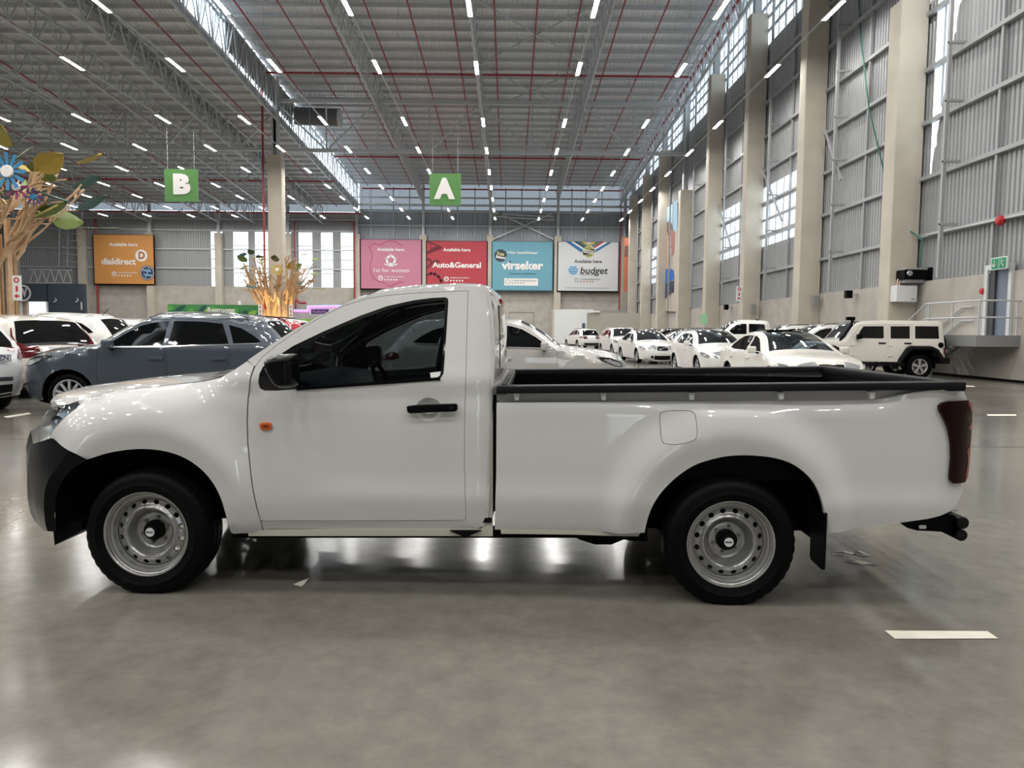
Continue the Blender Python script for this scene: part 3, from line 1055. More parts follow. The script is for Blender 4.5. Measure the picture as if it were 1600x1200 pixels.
# tail lamp
lamp_px = [(1513, 625.2), (1497.5, 626), (1480, 627), (1472, 629.6), (1467.5, 634.3), (1468.5, 642.5), (1476, 657.5), (1481, 670), (1485, 692.5), (1485.5, 715), (1483.5, 737.5), (1483.5, 749.5), (1488, 754.9), (1508, 753.8), (1514, 745), (1517, 728), (1522, 690), (1524.5, 664), (1525, 655), (1523, 643), (1518.5, 633)]
def lamp_y(x, z):
    x = np.asarray(x, float)
    c = np.clip(x - 4.05, 0, .315)
    return .018 + (.33 - np.sqrt(.33 ** 2 - c ** 2)) * .75
lo = [Lp(u, v, float(lamp_y(Lp(u, v, .1)[0], 0))) for u, v in lamp_px]
lamp = sheet(lo, [], lamp_y, .02, .06).build('tail_lamp', M_LENSR, truck, smooth=50, recalc=False)
lamp['label'] = 'dark red tail lamp'
sheet(lo, [], lamp_y, .04, .06, side=-1, yc=TYC).build('tail_lamp', M_LENSR, truck, smooth=50, recalc=False)
def LPX(px, off): return [Lp(u, v, float(lamp_y(Lp(u, v, .1)[0], 0)) + off) for u, v in px]
sheet(LPX([(1514, 627), (1519, 634), (1523.3, 645), (1525, 657), (1523, 674), (1519, 705), (1516, 730), (1513, 745), (1508, 753), (1508.5, 742), (1513, 722), (1511, 704), (1517.5, 695), (1520, 672), (1512, 668.5), (1520.5, 661), (1521, 650), (1517, 640), (1511, 630)], -.002), [], lambda x, z: lamp_y(x, z) - .0025, .02, 0).build('lamp_edge', M_LENSB, lamp, smooth=50, recalc=False)['label'] = 'bright red rim of the lamp'

# recessed strip above the bed side, hooks, rails
ZR0, ZR1 = 1.092, 1.128
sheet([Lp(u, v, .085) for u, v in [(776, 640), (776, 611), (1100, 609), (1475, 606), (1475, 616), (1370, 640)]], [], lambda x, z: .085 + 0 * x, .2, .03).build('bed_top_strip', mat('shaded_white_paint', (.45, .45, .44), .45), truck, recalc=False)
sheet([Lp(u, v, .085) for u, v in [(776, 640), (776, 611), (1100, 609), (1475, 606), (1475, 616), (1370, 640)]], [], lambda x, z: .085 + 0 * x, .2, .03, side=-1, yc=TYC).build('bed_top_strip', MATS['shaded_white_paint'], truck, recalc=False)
for u, v in ((807, 616), (943, 615.7), (1081, 615.3), (1221, 614.8), (1363, 613.7)):
    rounded_bar([(u - 5, v - 2), (u + 5, v - 2), (u + 3.6, v + 9.5), (u - 2.8, v + 9.5)], .045, .09, M_STICK, 'tie_hook', truck, bev=.003, mir=True)
x0, x1 = Lp(776, 608, .04)[0], Lp(1505, 605, .04)[0]
za, zb = Lp(776, 615, .03)[1], Lp(1505, 608.5, .03)[1]
def railz(x): return za + (zb - za) * (x - x0) / (x1 - x0)
def rail(y0, y1):
    mb = MB()
    rows = []
    for x in np.linspace(x0, x1, 12):
        z = railz(x)
        prof = [(y0, z), (y0 - .002, z + .018), (y0 + .006, z + .036), (y0 + .02, z + .040), (y1 - .02, z + .040), (y1 - .004, z + .034), (y1, z + .016), (y1, z)]
        rows.append([(x, a, b) for a, b in prof] + [(x, *prof[0])])
    mb.grid(rows)
    n = len(rows[0])
    mb.f.append(tuple(range(n - 1)))
    mb.f.append(tuple(reversed(range(11 * n, 11 * n + n - 1))))
    return mb.build('bed_rail', M_RAIL, truck, smooth=50)
rail(.022, .125); rail(2 * TYC - .125, 2 * TYC - .022)
zt = railz(x1)
MB().box(x1 - .09, x1 + .012, .03, 2 * TYC - .03, zt - .01, zt + .040).build('tailgate_rail', M_RAIL, truck, smooth=40, bevel=.012)
MB().box(x0 - .02, x0 + .055, .05, 2 * TYC - .05, za - .01, za + .036).build('headboard_rail', mat('grey_plastic', (.10, .10, .10), .5), truck, smooth=40, bevel=.01)
# liner: floor, walls with vertical ribs
ln = empty('bed_liner'); ln.parent = truck
zf = .66
MB().box(x0 + .02, x1 - .06, .12, 2 * TYC - .12, zf - .03, zf).build('liner_floor', M_LINER, ln)
for y0, y1 in ((.11, .14), (2 * TYC - .14, 2 * TYC - .11)):
    mb = MB().box(x0 + .02, x1 - .05, y0, y1, zf, za + .01)
    s = 1 if y0 < 1 else -1
    yy = y1 if s > 0 else y0
    for k in range(14):
        x = x0 + .12 + k * .165
        mb.box(x, x + .07, min(yy, yy + s * .012), max(yy, yy + s * .012), zf, za - .03)
    mb.build('liner_wall', M_LINER, ln)
for xa, xb in ((x0 + .02, x0 + .05), (x1 - .085, x1 - .055)):
    mb = MB().box(xa, xb, .12, 2 * TYC - .12, zf, zt - .005)
    if xa > 3:
        for k in range(10): mb.box(xa - .012, xa, .2 + k * .15, .26 + k * .15, zf, zt - .06)
    mb.build('liner_wall', M_LINER, ln)
# tailgate and rear bumper skin
rows = []
for z, dx in ((.50, -.05), (.56, .0), (.7, .02), (.9, .025), (1.03, .02), (zt, -.01)):
    rows.append([(4.262 + dx + .03 * (1 - (2 * t - 1) ** 2) - .03 * abs(2 * t - 1) ** 6, .10 + (2 * TYC - .20) * t, z) for t in np.linspace(0, 1, 13)])
tg = MB().grid(rows).build('tailgate', M_PAINT, truck, smooth=50)
MB().box(4.305, 4.325, TYC - .11, TYC + .11, .86, .93).build('handle', M_BLACK, tg, bevel=.006)

# ---------------- bonnet, windscreen, roof, cab back
def L3(u, v, y):
    x, z = Lp(u, v, y)
    return (x, y, z)


def arc_rows(stations, n=17, pw=2.6):
    rows = []
    for (xn, yn, zn, xc, zc) in stations:
        row = []
        for t in np.linspace(0, 1, n):
            s = abs(2 * t - 1)
            k = s ** pw
            row.append((xc + (xn - xc) * k, yn + (2 * TYC - 2 * yn) * t, zc + (zn - zc) * k))
        rows.append(row)
    return rows


ft = SP(fend_top)
def edge_at(x):
    xs_ = [p[0] for p in ft]; zs_ = [p[1] for p in ft]
    z = float(np.interp(x, xs_, zs_))
    return float(side_y(x, z)), min(z, 1.168)
st_ = [(-.685, .37, .925, -.945, .93), (-.665, .34, .948, -.93, .97), (-.61, .26, .970, -.87, 1.01), (-.50, .185, .984, -.74, 1.042)]
for x, xc, zc in ((-.37, -.56, 1.066), (-.25, -.40, 1.088), (-.1, -.22, 1.106), (.1, -.0, 1.123), (.3, .2, 1.135), (.45, .32, 1.142), (.52, .38, 1.146)):
    y, z = edge_at(x)
    st_.append((x, y + .004, z + .002, xc, zc))
MB().grid(arc_rows(st_, 21, 2.4)).build('bonnet', M_PAINT, truck, smooth=60)
# bonnet side vent line near the screen
MB().grid([[L3(334, 585.5, .42), L3(345, 580.8, .42), L3(366, 576.5, .42)], [L3(334, 587, .36), L3(350, 584, .36), L3(364, 578.5, .36)]]).build('cowl_vent', M_BLACK, truck)
# screen
tp = SP(top_px)
def topat(i): return tp[i][0], float(side_y(*tp[i])), tp[i][1]
ws = []
for i, (xc, zc) in zip(range(0, 8), ((.42, 1.155), (.48, 1.20), (.60, 1.29), (.70, 1.36), (.81, 1.44), (.95, 1.53), (1.07, 1.60), (1.17, 1.65))):
    x, y, z = topat(i)
    ws.append((x, y, z, xc, zc))
R_ = arc_rows(ws, 19, 2.2)
_h0, _h1 = arc_rows([st_[-1]], 19, 2.4)[0], R_[0]
for a_, b_, m_ in ((0, 4, M_PAINT), (3, 16, M_BLACK), (15, 19, M_PAINT)):
    MB().grid([_h0[a_:b_], _h1[a_:b_]]).build('cowl', m_, truck, smooth=50)
MB().grid([[r[j] for j in range(1, 18)] for r in R_]).build('windscreen', M_GLASS, truck, smooth=60)
for a, b in ((0, 3), (17, 19)):
    sl = [[r[j] for j in range(a, b)] for r in R_]
    if a: sl = [[r[17], r[18]] for r in R_]
    else: sl = [[r[0], r[1]] for r in R_]
    MB().grid(sl).build('pillar', M_PAINT, truck, smooth=60)
# cab back wall with its window
bk = []
for z, xn, xc in ((1.598, 1.80, 1.83), (1.55, 1.822, 1.845), (1.45, 1.832, 1.855), (1.3, 1.836, 1.862), (1.2, 1.836, 1.862), (1.12, 1.832, 1.858), (1.05, 1.83, 1.845), (.6, 1.82, 1.83), (.42, 1.81, 1.82)):
    yn = float(side_y(1.80, z)) + .03
    bk.append((xn, yn, z, xc, z))
B_ = arc_rows(bk, 21, 3.0)
full = MB()
for i in range(len(B_) - 1):
    for j in range(20):
        if 1 <= i <= 3 and 3 <= j <= 16: continue
        full.add([B_[i][j], B_[i][j + 1], B_[i + 1][j + 1], B_[i + 1][j]], [(0, 1, 2, 3)])
full.build('cab_back', M_PAINT, truck, smooth=60, merge=1e-5)
MB().grid([[(p[0] + .004, p[1], p[2]) for p in B_[i][3:18]] for i in range(1, 5)]).build('rear_window', mat('rear_glass', (.02, .022, .024), .03, coat=1.), truck, smooth=60)
rf = []
for i, (xc, zc) in zip(range(7, 13), ((1.17, 1.65), (1.28, 1.668), (1.44, 1.682), (1.62, 1.688), (1.71, 1.684), (1.775, 1.668))):
    x, y, z = topat(i)
    rf.append((x, y, z, xc, zc))
x, y, z = topat(12)
rf.append((x + .03, y + .03, z - .04, 1.82, 1.63))
MB().grid(arc_rows(rf, 21, 2.6) + [B_[0]]).build('roof', M_PAINT, truck, smooth=60)
# rounded corner between cab side and back
cr = []
for z in (1.60, 1.5, 1.4, 1.3, 1.2, 1.15, 1.1, 1.0, .8, .6, .45):
    xe = float(np.interp(z, [.42, .5, .7, 1.0, 1.15, 1.3, 1.58, 1.6], [1.79, 1.805, 1.81, 1.818, 1.822, 1.824, 1.80, 1.79]))
    ye = float(side_y(xe, z))
    yb = float(side_y(1.80, z)) + .03
    xb = float(np.interp(z, [.42, .6, 1.05, 1.2, 1.3, 1.45, 1.55, 1.6], [1.81, 1.82, 1.83, 1.836, 1.836, 1.832, 1.822, 1.80]))
    cr.append([(xe, ye, z), (xe + (xb - xe) * .7, ye + (yb - ye) * .3, z), (xb + .002, yb + .01, z)])
for s in (1, -1):
    MB().grid([[(x, y if s > 0 else 2 * TYC - y, z) for x, y, z in r] for r in cr]).build('cab_corner', M_PAINT, truck, smooth=60)
# high brake lamp housing on the roof end
MB().box(1.81, 1.846, TYC - .16, TYC + .16, 1.56, 1.60).build('brake_lamp', M_LENSB, truck, smooth=50, bevel=.012)

# ---------------- headlamp, grille, bumper
def loft(cols, nv, name, m, parent, smooth=60, mirror=False, flip=False):
    """cols: list of polylines in 3d, all resampled to nv points"""
    G_ = []
    for c in cols:
        c = np.array(c, float)
        s = np.concatenate([[0], np.cumsum(np.linalg.norm(np.diff(c, axis=0), axis=1))])
        t = np.linspace(0, s[-1], nv)
        G_.append([tuple(np.interp(t, s, c[:, k])[i] for k in range(3)) for i in range(nv)])
    o = MB().grid(G_, flip).build(name, m, parent, smooth=smooth)
    if mirror:
        MB().grid([[(x, 2 * TYC - y, z) for x, y, z in r] for r in G_], not flip).build(name, m, parent, smooth=smooth)
    return o


hlp = SP(hl_px)
outer = [(x, float(side_y(x, z)) - .002, z) for x, z in hlp][::-1]
mid1 = [L3(112, 627, .22), L3(96, 640, .19), L3(84, 654, .18), L3(74, 670, .18), L3(69, 685, .19)]
mid2 = [L3(100, 627, .32), L3(80, 640, .30), L3(72, 655, .29), L3(65, 671, .30), L3(61, 688, .31)]
inner = [L3(90, 630, .42), L3(73, 642, .42), L3(66, 655, .42), L3(60, 672, .43), L3(56, 690, .44)]
hl = loft([outer, mid1, mid2, inner], 10, 'headlamp', M_LENS, truck, mirror=True)
back = [[(x + .05, y + .03, z - .01) for x, y, z in c] for c in (outer, mid1, mid2, inner)]
M_REFL = mat('lamp_reflector', (.72, .82, .90), .3, metal=.2)
loft(back, 8, 'reflector', M_REFL, hl)
c = L3(86, 660, .26)
MB().lathe([(.0, .0), (.02, .004), (.034, -.012), (.040, -.014)], 20, (c[0] + .02, c[1], c[2])).build('lamp_bowl', M_CHROME, hl, smooth=40)
# grille between the lamps
rows = []
for z, dx in ((.92, 0), (.86, -.02), (.80, -.03), (.76, -.03)):
    rows.append([(-.66 - .20 * (1 - abs(2 * t - 1) ** 2.2) + dx, .44 + (2 * TYC - .88) * t, z) for t in np.linspace(0, 1, 15)])
gr = MB().grid(rows).build('grille', M_BLACK, truck, smooth=50)
for z in (.79, .84, .89):
    MB().tube([(-.70 - .20 * (1 - abs(2 * t - 1) ** 2.2), .44 + (2 * TYC - .88) * t, z) for t in np.linspace(0, 1, 13)], .012, 6).build('grille_bar', M_CHROME, gr, smooth=50)
# bumper
c0 = [L3(u, v, -.02) for u, v in ((136, 718), (112, 733), (96, 752), (87, 778), (85.5, 805), (88, 831))]
c1 = [L3(u, v, .0) for u, v in ((108, 704.5), (91, 729), (76, 747), (70, 765), (68, 787), (71, 822), (74, 830))]
c2 = [L3(u, v, .08) for u, v in ((79, 685), (70, 706), (63, 730), (58, 760), (56, 790), (62, 820), (68, 829))]
c3 = [L3(u, v, .22) for u, v in ((52, 693), (45, 715), (42, 745), (43, 780), (49, 808), (62, 823))]
c4 = [(-.885, .42, .80), (-.915, .42, .72), (-.92, .42, .60), (-.90, .42, .46), (-.84, .42, .35), (-.78, .42, .31)]
c5 = [(-.94, .66, .80), (-.955, .66, .72), (-.955, .66, .60), (-.93, .66, .46), (-.88, .66, .35), (-.80, .66, .31)]
c6 = [(-.955, .89, .80), (-.97, .89, .72), (-.97, .89, .60), (-.945, .89, .46), (-.89, .89, .35), (-.82, .89, .31)]
loft([c0, c1], 12, 'bumper_flare', M_BLACK, truck, mirror=True, smooth=35)
bp_ = loft([c1, c2, c3, c4, c5, c6], 12, 'front_bumper', M_PLAS, truck, mirror=True, smooth=35)
tops = [[(p[0][0], p[0][1], p[0][2]), (p[0][0] + .12, p[0][1] + .02, p[0][2] - .01)] for p in (c2, c3, c4, c5, c6)]
loft([[a, b] for a, b in tops], 2, 'bumper_ledge', M_PLAS, truck, mirror=True)
for v in (718, 738, 772):
    p = L3(44, v, .22)
    MB().bar((p[0] - .002, p[1] + .0, p[2]), (p[0] - .03, p[1] + .16, p[2] - .002), .006, .008).build('bumper_slot_edge', mat('grey_trim', (.16, .16, .165), .4), bp_)
# inner arch flange of the bumper and the small flap below it
c0b = [(x + .02, y + .22, z) for x, y, z in c0]
loft([c0, c0b], 8, 'arch_flange', M_BLACK, truck, mirror=True)
MB().prism([Lp(u, v, .05) for u, v in ((83, 829), (85.5, 852), (128, 829.5), (128, 815), (90, 815))], 'y', .05, .30).build('air_deflector', M_BLACK, truck)

# ---------------- wheels
def disc_holes(rings, holes, prof, n=72):
    """annular disc with punched holes, y from a radial profile"""
    pass


def make_truck_wheel(front):
    w = empty('wheel')
    R, ri = .338, .214
    wd = .215
    prof = [(ri, .030), (ri + .004, .010), (ri + .016, .004), (ri + .035, -.004), (.262, -.010), (.266, -.0125), (.270, -.010), (.292, -.007), (.304, -.004), (.316, .004), (.326, .012),
            (R - .004, .026), (R, .045), (R, .06), (R - .009, .062), (R - .009, .070), (R, .072), (R, .100), (R - .009, .102), (R - .009, .112), (R, .114), (R, .142), (R - .009, .144), (R - .009, .152), (R, .154), (R, .17),
            (R - .006, .19), (.315, .205), (.27, .218), (ri + .02, .21), (ri, .18)]
    mb = MB()
    n = 120
    vs, fs = [], []
    m = len(prof)
    for k in range(n):
        a = 2 * pi * k / n
        for j, (r, o) in enumerate(prof):
            if 8 <= j <= 12 and k % 3 == 0: r -= .0045 if j > 9 else .002
            if 26 > j >= 24 and k % 3 == 0: r -= .006
            vs.append((r * cos(a), o - (.006 if sin(a) < -.9 and 4 < j < 12 else 0), max(r * sin(a), -.3175)))
    for k in range(n):
        k2 = (k + 1) % n
        for j in range(m - 1):
            fs.append((k * m + j, k2 * m + j, k2 * m + j + 1, k * m + j + 1))
    mb.add(vs, fs)
    t = mb.build('tyre', M_RUB, w, smooth=30)
    # rim: lathed flange and barrel
    MB().lathe([(.2165, .012), (.222, .002), (.2265, .002), (.2265, .014), (.219, .016), (.2125, .022), (.209, .036), (.206, .040), (.199, .042), (.196, .050), (.193, .062), (.190, .066), (.186, .066)], 72).build('rim_flange', M_RIM, w, smooth=28)
    MB().lathe([(.19, .066), (.186, .19), (.2, .2)], 48).build('rim_barrel', mat('dark_steel', (.04, .04, .042), .5), w, smooth=40)
    # disc with 16 slots
    rad = [(.186, .070), (.180, .066), (.174, .062), (.150, .054), (.146, .050), (.142, .044), (.136, .041), (.128, .045), (.122, .056), (.116, .072), (.108, .092), (.098, .106), (.088, .111), (.084, .108), (.060, .108), (.0, .108)]
    rx = [r for r, _ in rad][::-1]; ry = [o for _, o in rad][::-1]
    out = [(.186 * cos(a), .186 * sin(a)) for a in np.linspace(0, 2 * pi, 73)[:-1]]
    holes = []
    for k in range(16):
        a0 = 2 * pi * (k + .5) / 16
        cx, cz = .165 * cos(a0), .165 * sin(a0)
        hp = []
        for b in np.linspace(0, 2 * pi, 11)[:-1]:
            px, pz = .0125 * cos(b), .0155 * sin(b)
            hp.append((cx + px * cos(a0) - pz * sin(a0), cz + px * sin(a0) + pz * cos(a0)))
        holes.append(hp)
    f = lambda x, z: np.interp(np.hypot(x, z), rx, ry)
    sheet(out, holes, f, .0085, .012, bstep=.02).build('wheel_disc', M_RIM, w, smooth=35, recalc=False)
    # hub
    for k in range(6):
        a = 2 * pi * k / 6 + .3
        MB().tube([(.070 * cos(a), .110, .070 * sin(a)), (.070 * cos(a), .090, .070 * sin(a))], .0095, 6).build('wheel_nut', mat('nut_steel', (.2, .2, .2), .4, metal=.8), w)
    mb = MB()
    mb.lathe([(.0, .045), (.030, .045), (.036, .050), (.040, .060), (.040, .075), (.052, .078), (.054, .085), (.054, .11)], 24)
    cap = mb.build('hub_cap', M_BLACK, w, smooth=40)
    mb = MB().lathe([(.0, .043), (.0235, .043), (.0245, .0455)], 24)
    e = mb.build('cap_badge', M_STICK, cap, smooth=30)
    e['label'] = 'round white badge lettered ISUZU'
    return w


wh = make_truck_wheel(True)
wh.parent = truck
wh.location = (FW[0], -.005, .318)
bd = [o for o in wh.children if o.name.startswith('hub_cap')][0]
text('badge_lettering', 'ISUZU', M_BLACK, bd, (0, .0425, 0), (pi / 2, 0, 0), .0125, .0004, bold=.0006)
w2 = copy_tree(wh, truck, loc=(RW[0], -.005, .318))
for x in (FW[0], RW[0]):
    w3 = copy_tree(wh, truck, loc=(x, 2 * TYC + .005, .318))
    w3.rotation_euler = (0, 0, pi)

# ---------------- arch liners, underbody
def liner(cx, yin, x0_=None):
    rows = []
    for k in range(25):
        a = pi * (-.02 + 1.04 * k / 24)
        rows.append([(cx + .485 * cos(a), y, .33 + .475 * sin(a)) for y in (.075, yin)])
    mb = MB().grid(rows)
    poly = [(cx + .485 * cos(pi * (-.02 + 1.04 * k / 24)), .33 + .475 * sin(pi * (-.02 + 1.04 * k / 24))) for k in range(25)]
    n = len(mb.v)
    mb.add([(x, yin, z) for x, z in poly], [tuple(range(25))])
    o = mb.build('arch_liner', M_UND, truck, smooth=50)
    MB().add([(x, 2 * TYC - y, z) for x, y, z in mb.v], mb.f).build('arch_liner', M_UND, truck, smooth=50)
liner(FW[0], .42); liner(RW[0], .36)
for a, b, c_, d_ in (((.52), 1.83, .42, .44), ):
    MB().box(a, b, .06, 2 * TYC - .06, .395, .42).build('cab_floor', M_UND, truck)
MB().box(-.5, .50, .44, 2 * TYC - .44, .42, .95).build('engine_bay', M_UND, truck)
MB().box(1.87, 2.54, .075, 2 * TYC - .075, .42, .63).build('bed_underside', M_UND, truck)
MB().box(3.60, 4.2, .09, 2 * TYC - .09, .50, .63).build('bed_underside', M_UND, truck)
MB().box(1.825, 1.862, .085, 2 * TYC - .085, .45, 1.04).build('gap_filler', M_UND, truck)
for y in (.38, 2 * TYC - .46):
    MB().box(-.75, 4.15, y, y + .08, .38, .50).build('chassis_rail', M_UND, truck)
for x in (FW[0], RW[0]):
    MB().tube([(x, .15, .318), (x, 2 * TYC - .15, .318)], .045, 10).build('axle', M_UND, truck, smooth=40)
MB().lathe([(0, -.14), (.08, -.12), (.13, 0), (.08, .12), (0, .14)], 14, (RW[0], TYC, .33), axis='x').build('differential', M_UND, truck, smooth=50)
for y in (.30, 2 * TYC - .36):
    mb = MB()
    for k, (a, b) in enumerate(((-.62, .62), (-.5, .5), (-.36, .36))):
        mb.grid([[(RW[0] + t * (b - a) / 2, y + dy, .30 + .10 * t * t - .018 * k + dz) for t in np.linspace(-1, 1, 9)] for dy, dz in ((0, 0), (.06, 0), (.06, -.014), (0, -.014), (0, 0))])
    mb.build('leaf_spring', M_UND, truck)
MB().tube([(1.0, 1.25, .36), (1.9, 1.3, .34), (2.5, 1.3, .36), (4.1, 1.35, .36)], .035, 8).build('exhaust', M_UND, truck, smooth=40)
MB().tube([(.4, TYC, .40), (1.4, TYC, .38), (RW[0] - .1, TYC, .33)], .04, 8).build('drive_shaft', M_UND, truck, smooth=40)
MB().prism([Lp(u, v, .35) for u, v in ((880, 828), (905, 843), (930, 851), (955, 851), (975, 843), (985, 845), (1010, 845), (1010, 828))], 'y', .35, .62).build('fuel_tank', M_UND, truck)
MB().prism([Lp(u, v, .12) for u, v in ((985, 828), (990, 838), (1000, 846), (1012, 846), (1012, 826))], 'y', .12, .3).build('spring_shackle', M_UND, truck)
# sill flanges
M_CREAM = mat('bare_flange', (.50, .49, .42), .5)
MB().prism([Lp(u, v, .07) for u, v in ((388, 829), (388, 837.5), (700, 837.5), (758, 838), (770, 838), (770, 640), (764, 700), (764, 810), (752, 826))], 'y', .07, .085).build('sill_flange', M_CREAM, truck)
MB().prism([Lp(u, v, .065) for u, v in ((703, 828.5), (722, 837), (733, 837), (752, 828.5))], 'y', .055, .07).build('jack_notch', M_UND, truck)
MB().prism([Lp(u, v, .07) for u, v in ((782, 826), (783, 834), (900, 835.5), (975, 838), (997, 838), (1003, 830))], 'y', .07, .085).build('bed_flange', M_CREAM, truck)
MB().prism([Lp(u, v, .10) for u, v in ((360, 826), (360, 842), (1010, 842), (1010, 826))], 'y', .12, .16).build('body_mount', M_UND, truck)

# rear mud flap (transverse sheet), tow bar
xa = Lp(1291, 850, .0)[0]
zz = [Lp(1291, 822, 0)[1], Lp(1289, 892, 0)[1], Lp(1265, 874, .17)[1]]
MB().prism([(.0, .66), (.0, zz[1] + .01), (.015, zz[1]), (.17, zz[2]), (.185, zz[2] + .02), (.19, .66)], 'x', xa - .012, xa).build('mud_flap', M_BLACK, truck)
MB().prism([(2 * TYC - a, b) for a, b in ((.0, .66), (.0, zz[1] + .01), (.015, zz[1]), (.17, zz[2]), (.185, zz[2] + .02), (.19, .66))], 'x', xa - .012, xa).build('mud_flap', M_BLACK, truck)
tb = empty('tow_bar'); tb.parent = truck
tb['label'] = 'black tubular tow bar with chequered step'
pl = [Lp(u, v, .34) for u, v in ((1405, 816), (1430, 800), (1472, 800), (1500, 808), (1505, 812), (1505, 822), (1494, 826), (1502, 831), (1498, 843), (1493, 841), (1471, 831), (1455, 830), (1432, 829), (1418, 825))]
MB().prism(pl, 'y', .34, .36).build('side_plate', M_BLACK, tb)
MB().prism(pl, 'y', 2 * TYC - .36, 2 * TYC - .34).build('side_plate', M_BLACK, tb)
for (u, v, r) in ((1504.5, 817.3, .0335), (1502.5, 836.5, .0320)):
    x, z = Lp(u, v, .30)
    MB().tube([(x, .30, z), (x, 2 * TYC - .30, z)], r, 20).build('cross_tube', M_BLACK, tb, smooth=40)
    MB().lathe([(0, -.004), (r * .85, -.004), (r * .95, .001)], 20, (x, .30, z)).build('tube_cap', mat('tube_plug', (.012, .012, .012), .5, spec=.1), tb, smooth=30)
stp = Lp(1470, 806, .4)
MB().box(stp[0] - .05, stp[0] + .10, .42, 2 * TYC - .42, stp[1] + .02, stp[1] + .032).build('step_plate', M_CHROME, tb)
lb = [Lp(u, v, .33) for u, v in ((1437, 821.3), (1447.5, 821.3), (1448.5, 824), (1447.5, 826.7), (1437.5, 826.7), (1436.5, 824))]
MB().prism(lb, 'y', .335, .34).build('label_plate', M_STICK, tb)

# ---------------- cabin
MB().box(.62, 1.80, .16, 2 * TYC - .16, .42, .47).build('cabin_floor', M_DARKIN, truck)
for yc_ in (.50, 1.28):
    s = empty('seat'); s.parent = truck
    s.location = (1.20, yc_, .47)
    rows = []
    for (x, z, hw) in ((-.25, .22, .20), (-.25, .34, .24), (.05, .36, .25), (.26, .34, .25), (.30, .50, .26), (.37, .80, .26), (.42, 1.02, .21)):
        rows.append((x, z, hw))
    MB().box(-.25, .30, -.25, .25, .05, .36).build('cushion', M_DARKIN, s, smooth=50, bevel=.06, seg=3)
    mb = MB()
    pr = [(.22, .30), (.34, .95), (.38, 1.0), (.46, 1.0), (.48, .94), (.40, .30)]
    mb.prism([(a, b) for a, b in pr], 'y', -.25, .25)
    mb.build('backrest', M_DARKIN, s, smooth=50, bevel=.05, seg=3)
    MB().box(.36, .47, -.13, .13, .98, 1.0 + .16).build('headrest', M_DARKIN, s, smooth=50, bevel=.04, seg=3)
M_DASH = mat('dashboard_grey', (.05, .055, .06), .55)
dz = [(.50, 1.12), (.62, 1.14), (.82, 1.12), (.92, 1.04), (.95, .90), (.88, .70), (.55, .60)]
dash = MB().prism(dz, 'y', .17, 2 * TYC - .17).build('dashboard', M_DASH, truck, smooth=50, bevel=.02)
sw = MB().lathe([(.175, -.015), (.19, 0), (.175, .015), (.16, 0)], 32, (0, 0, 0), axis='x', closed=True).build('steering_wheel', M_BLACK, truck, smooth=60)
sw.location = (1.02, 1.27, 1.02); sw.rotation_euler = (0, radians(-25), 0)
MB().bar((0, -.17, 0), (0, .17, 0), .03, .02).bar((0, 0, 0), (0, 0, -.17), .03, .02).build('wheel_spoke', M_BLACK, sw)
MB().tube([(0, 0, 0), (-.2, 0, -.02)], .03, 8).build('steering_column', M_BLACK, sw)
MB().grid([[(x, y, z) for y in (.26, .6, 1.2, 2 * TYC - .26)] for x, z in ((1.13, 1.60), (1.4, 1.64), (1.8, 1.63))]).build('headlining', M_DARKIN, truck)
MB().box(.99, 1.02, TYC - .10, TYC + .12, 1.46, 1.53).build('rear_view_mirror', M_BLACK, truck, bevel=.01)
both('door_card', [(p[0], p[1]) for p in shrink(SP([(405, 620), (722, 600), (722, 800), (415, 800)]), .01)], [], M_DARKIN, .3, 0, off=.06)
both('cabin_trim', SP([(704, 466), (728, 466), (727, 640), (694, 640), (697, 590)]), [], M_DARKIN, .2, 0, off=.05)
both('pillar_trim', SP([(395, 578), (404, 566), (460, 535), (560, 487), (560, 470), (480, 503)]), [], M_DARKIN, .2, 0, off=.05)
MB().box(.5, .53, .15, 2 * TYC - .15, .45, 1.13).build('bulkhead', M_UND, truck)

# ================================================================ the other cars
M_TINT = mat('dark_car_glass', (.003, .0035, .004), .03, spec=.35)
M_SCREEN = mat('windscreen_glass', (.012, .015, .017), .04, coat=.5, coatr=.02)
M_CLADB = mat('black_cladding', (.009, .009, .010), .55, spec=.1)
M_ALLOY = mat('alloy_wheel', (.48, .48, .49), .3, metal=.6)
M_LAMPW = mat('clear_headlamp', (.42, .44, .46), .12, metal=.4, coat=1.)
M_LAMPR = mat('red_tail_lamp', (.085, .001, .003), .12, coat=.3)
M_PLATE = mat('number_plate', (.72, .72, .70), .5)
P_WHITE = mat('bright_white_paint', (.78, .775, .75), .28, coat=1.)
P_CREAM = mat('cream_white_paint', (.76, .735, .675), .3, coat=1.)
P_SILVER = mat('silver_paint', (.50, .485, .46), .3, metal=.25, coat=1.)
P_PEARL = mat('pearl_paint', (.62, .585, .53), .3, metal=.1, coat=1.)
P_GREY = mat('slate_grey_paint', (.055, .070, .092), .3, metal=.3, coat=1.)
P_RED = mat('red_car_paint', (.42, .006, .02), .28, coat=1.)
P_BLACK = mat('black_car_paint', (.015, .015, .017), .2, coat=1.)
P_STEEL = mat('pale_silver_paint', (.60, .61, .62), .3, metal=.2, coat=1.)


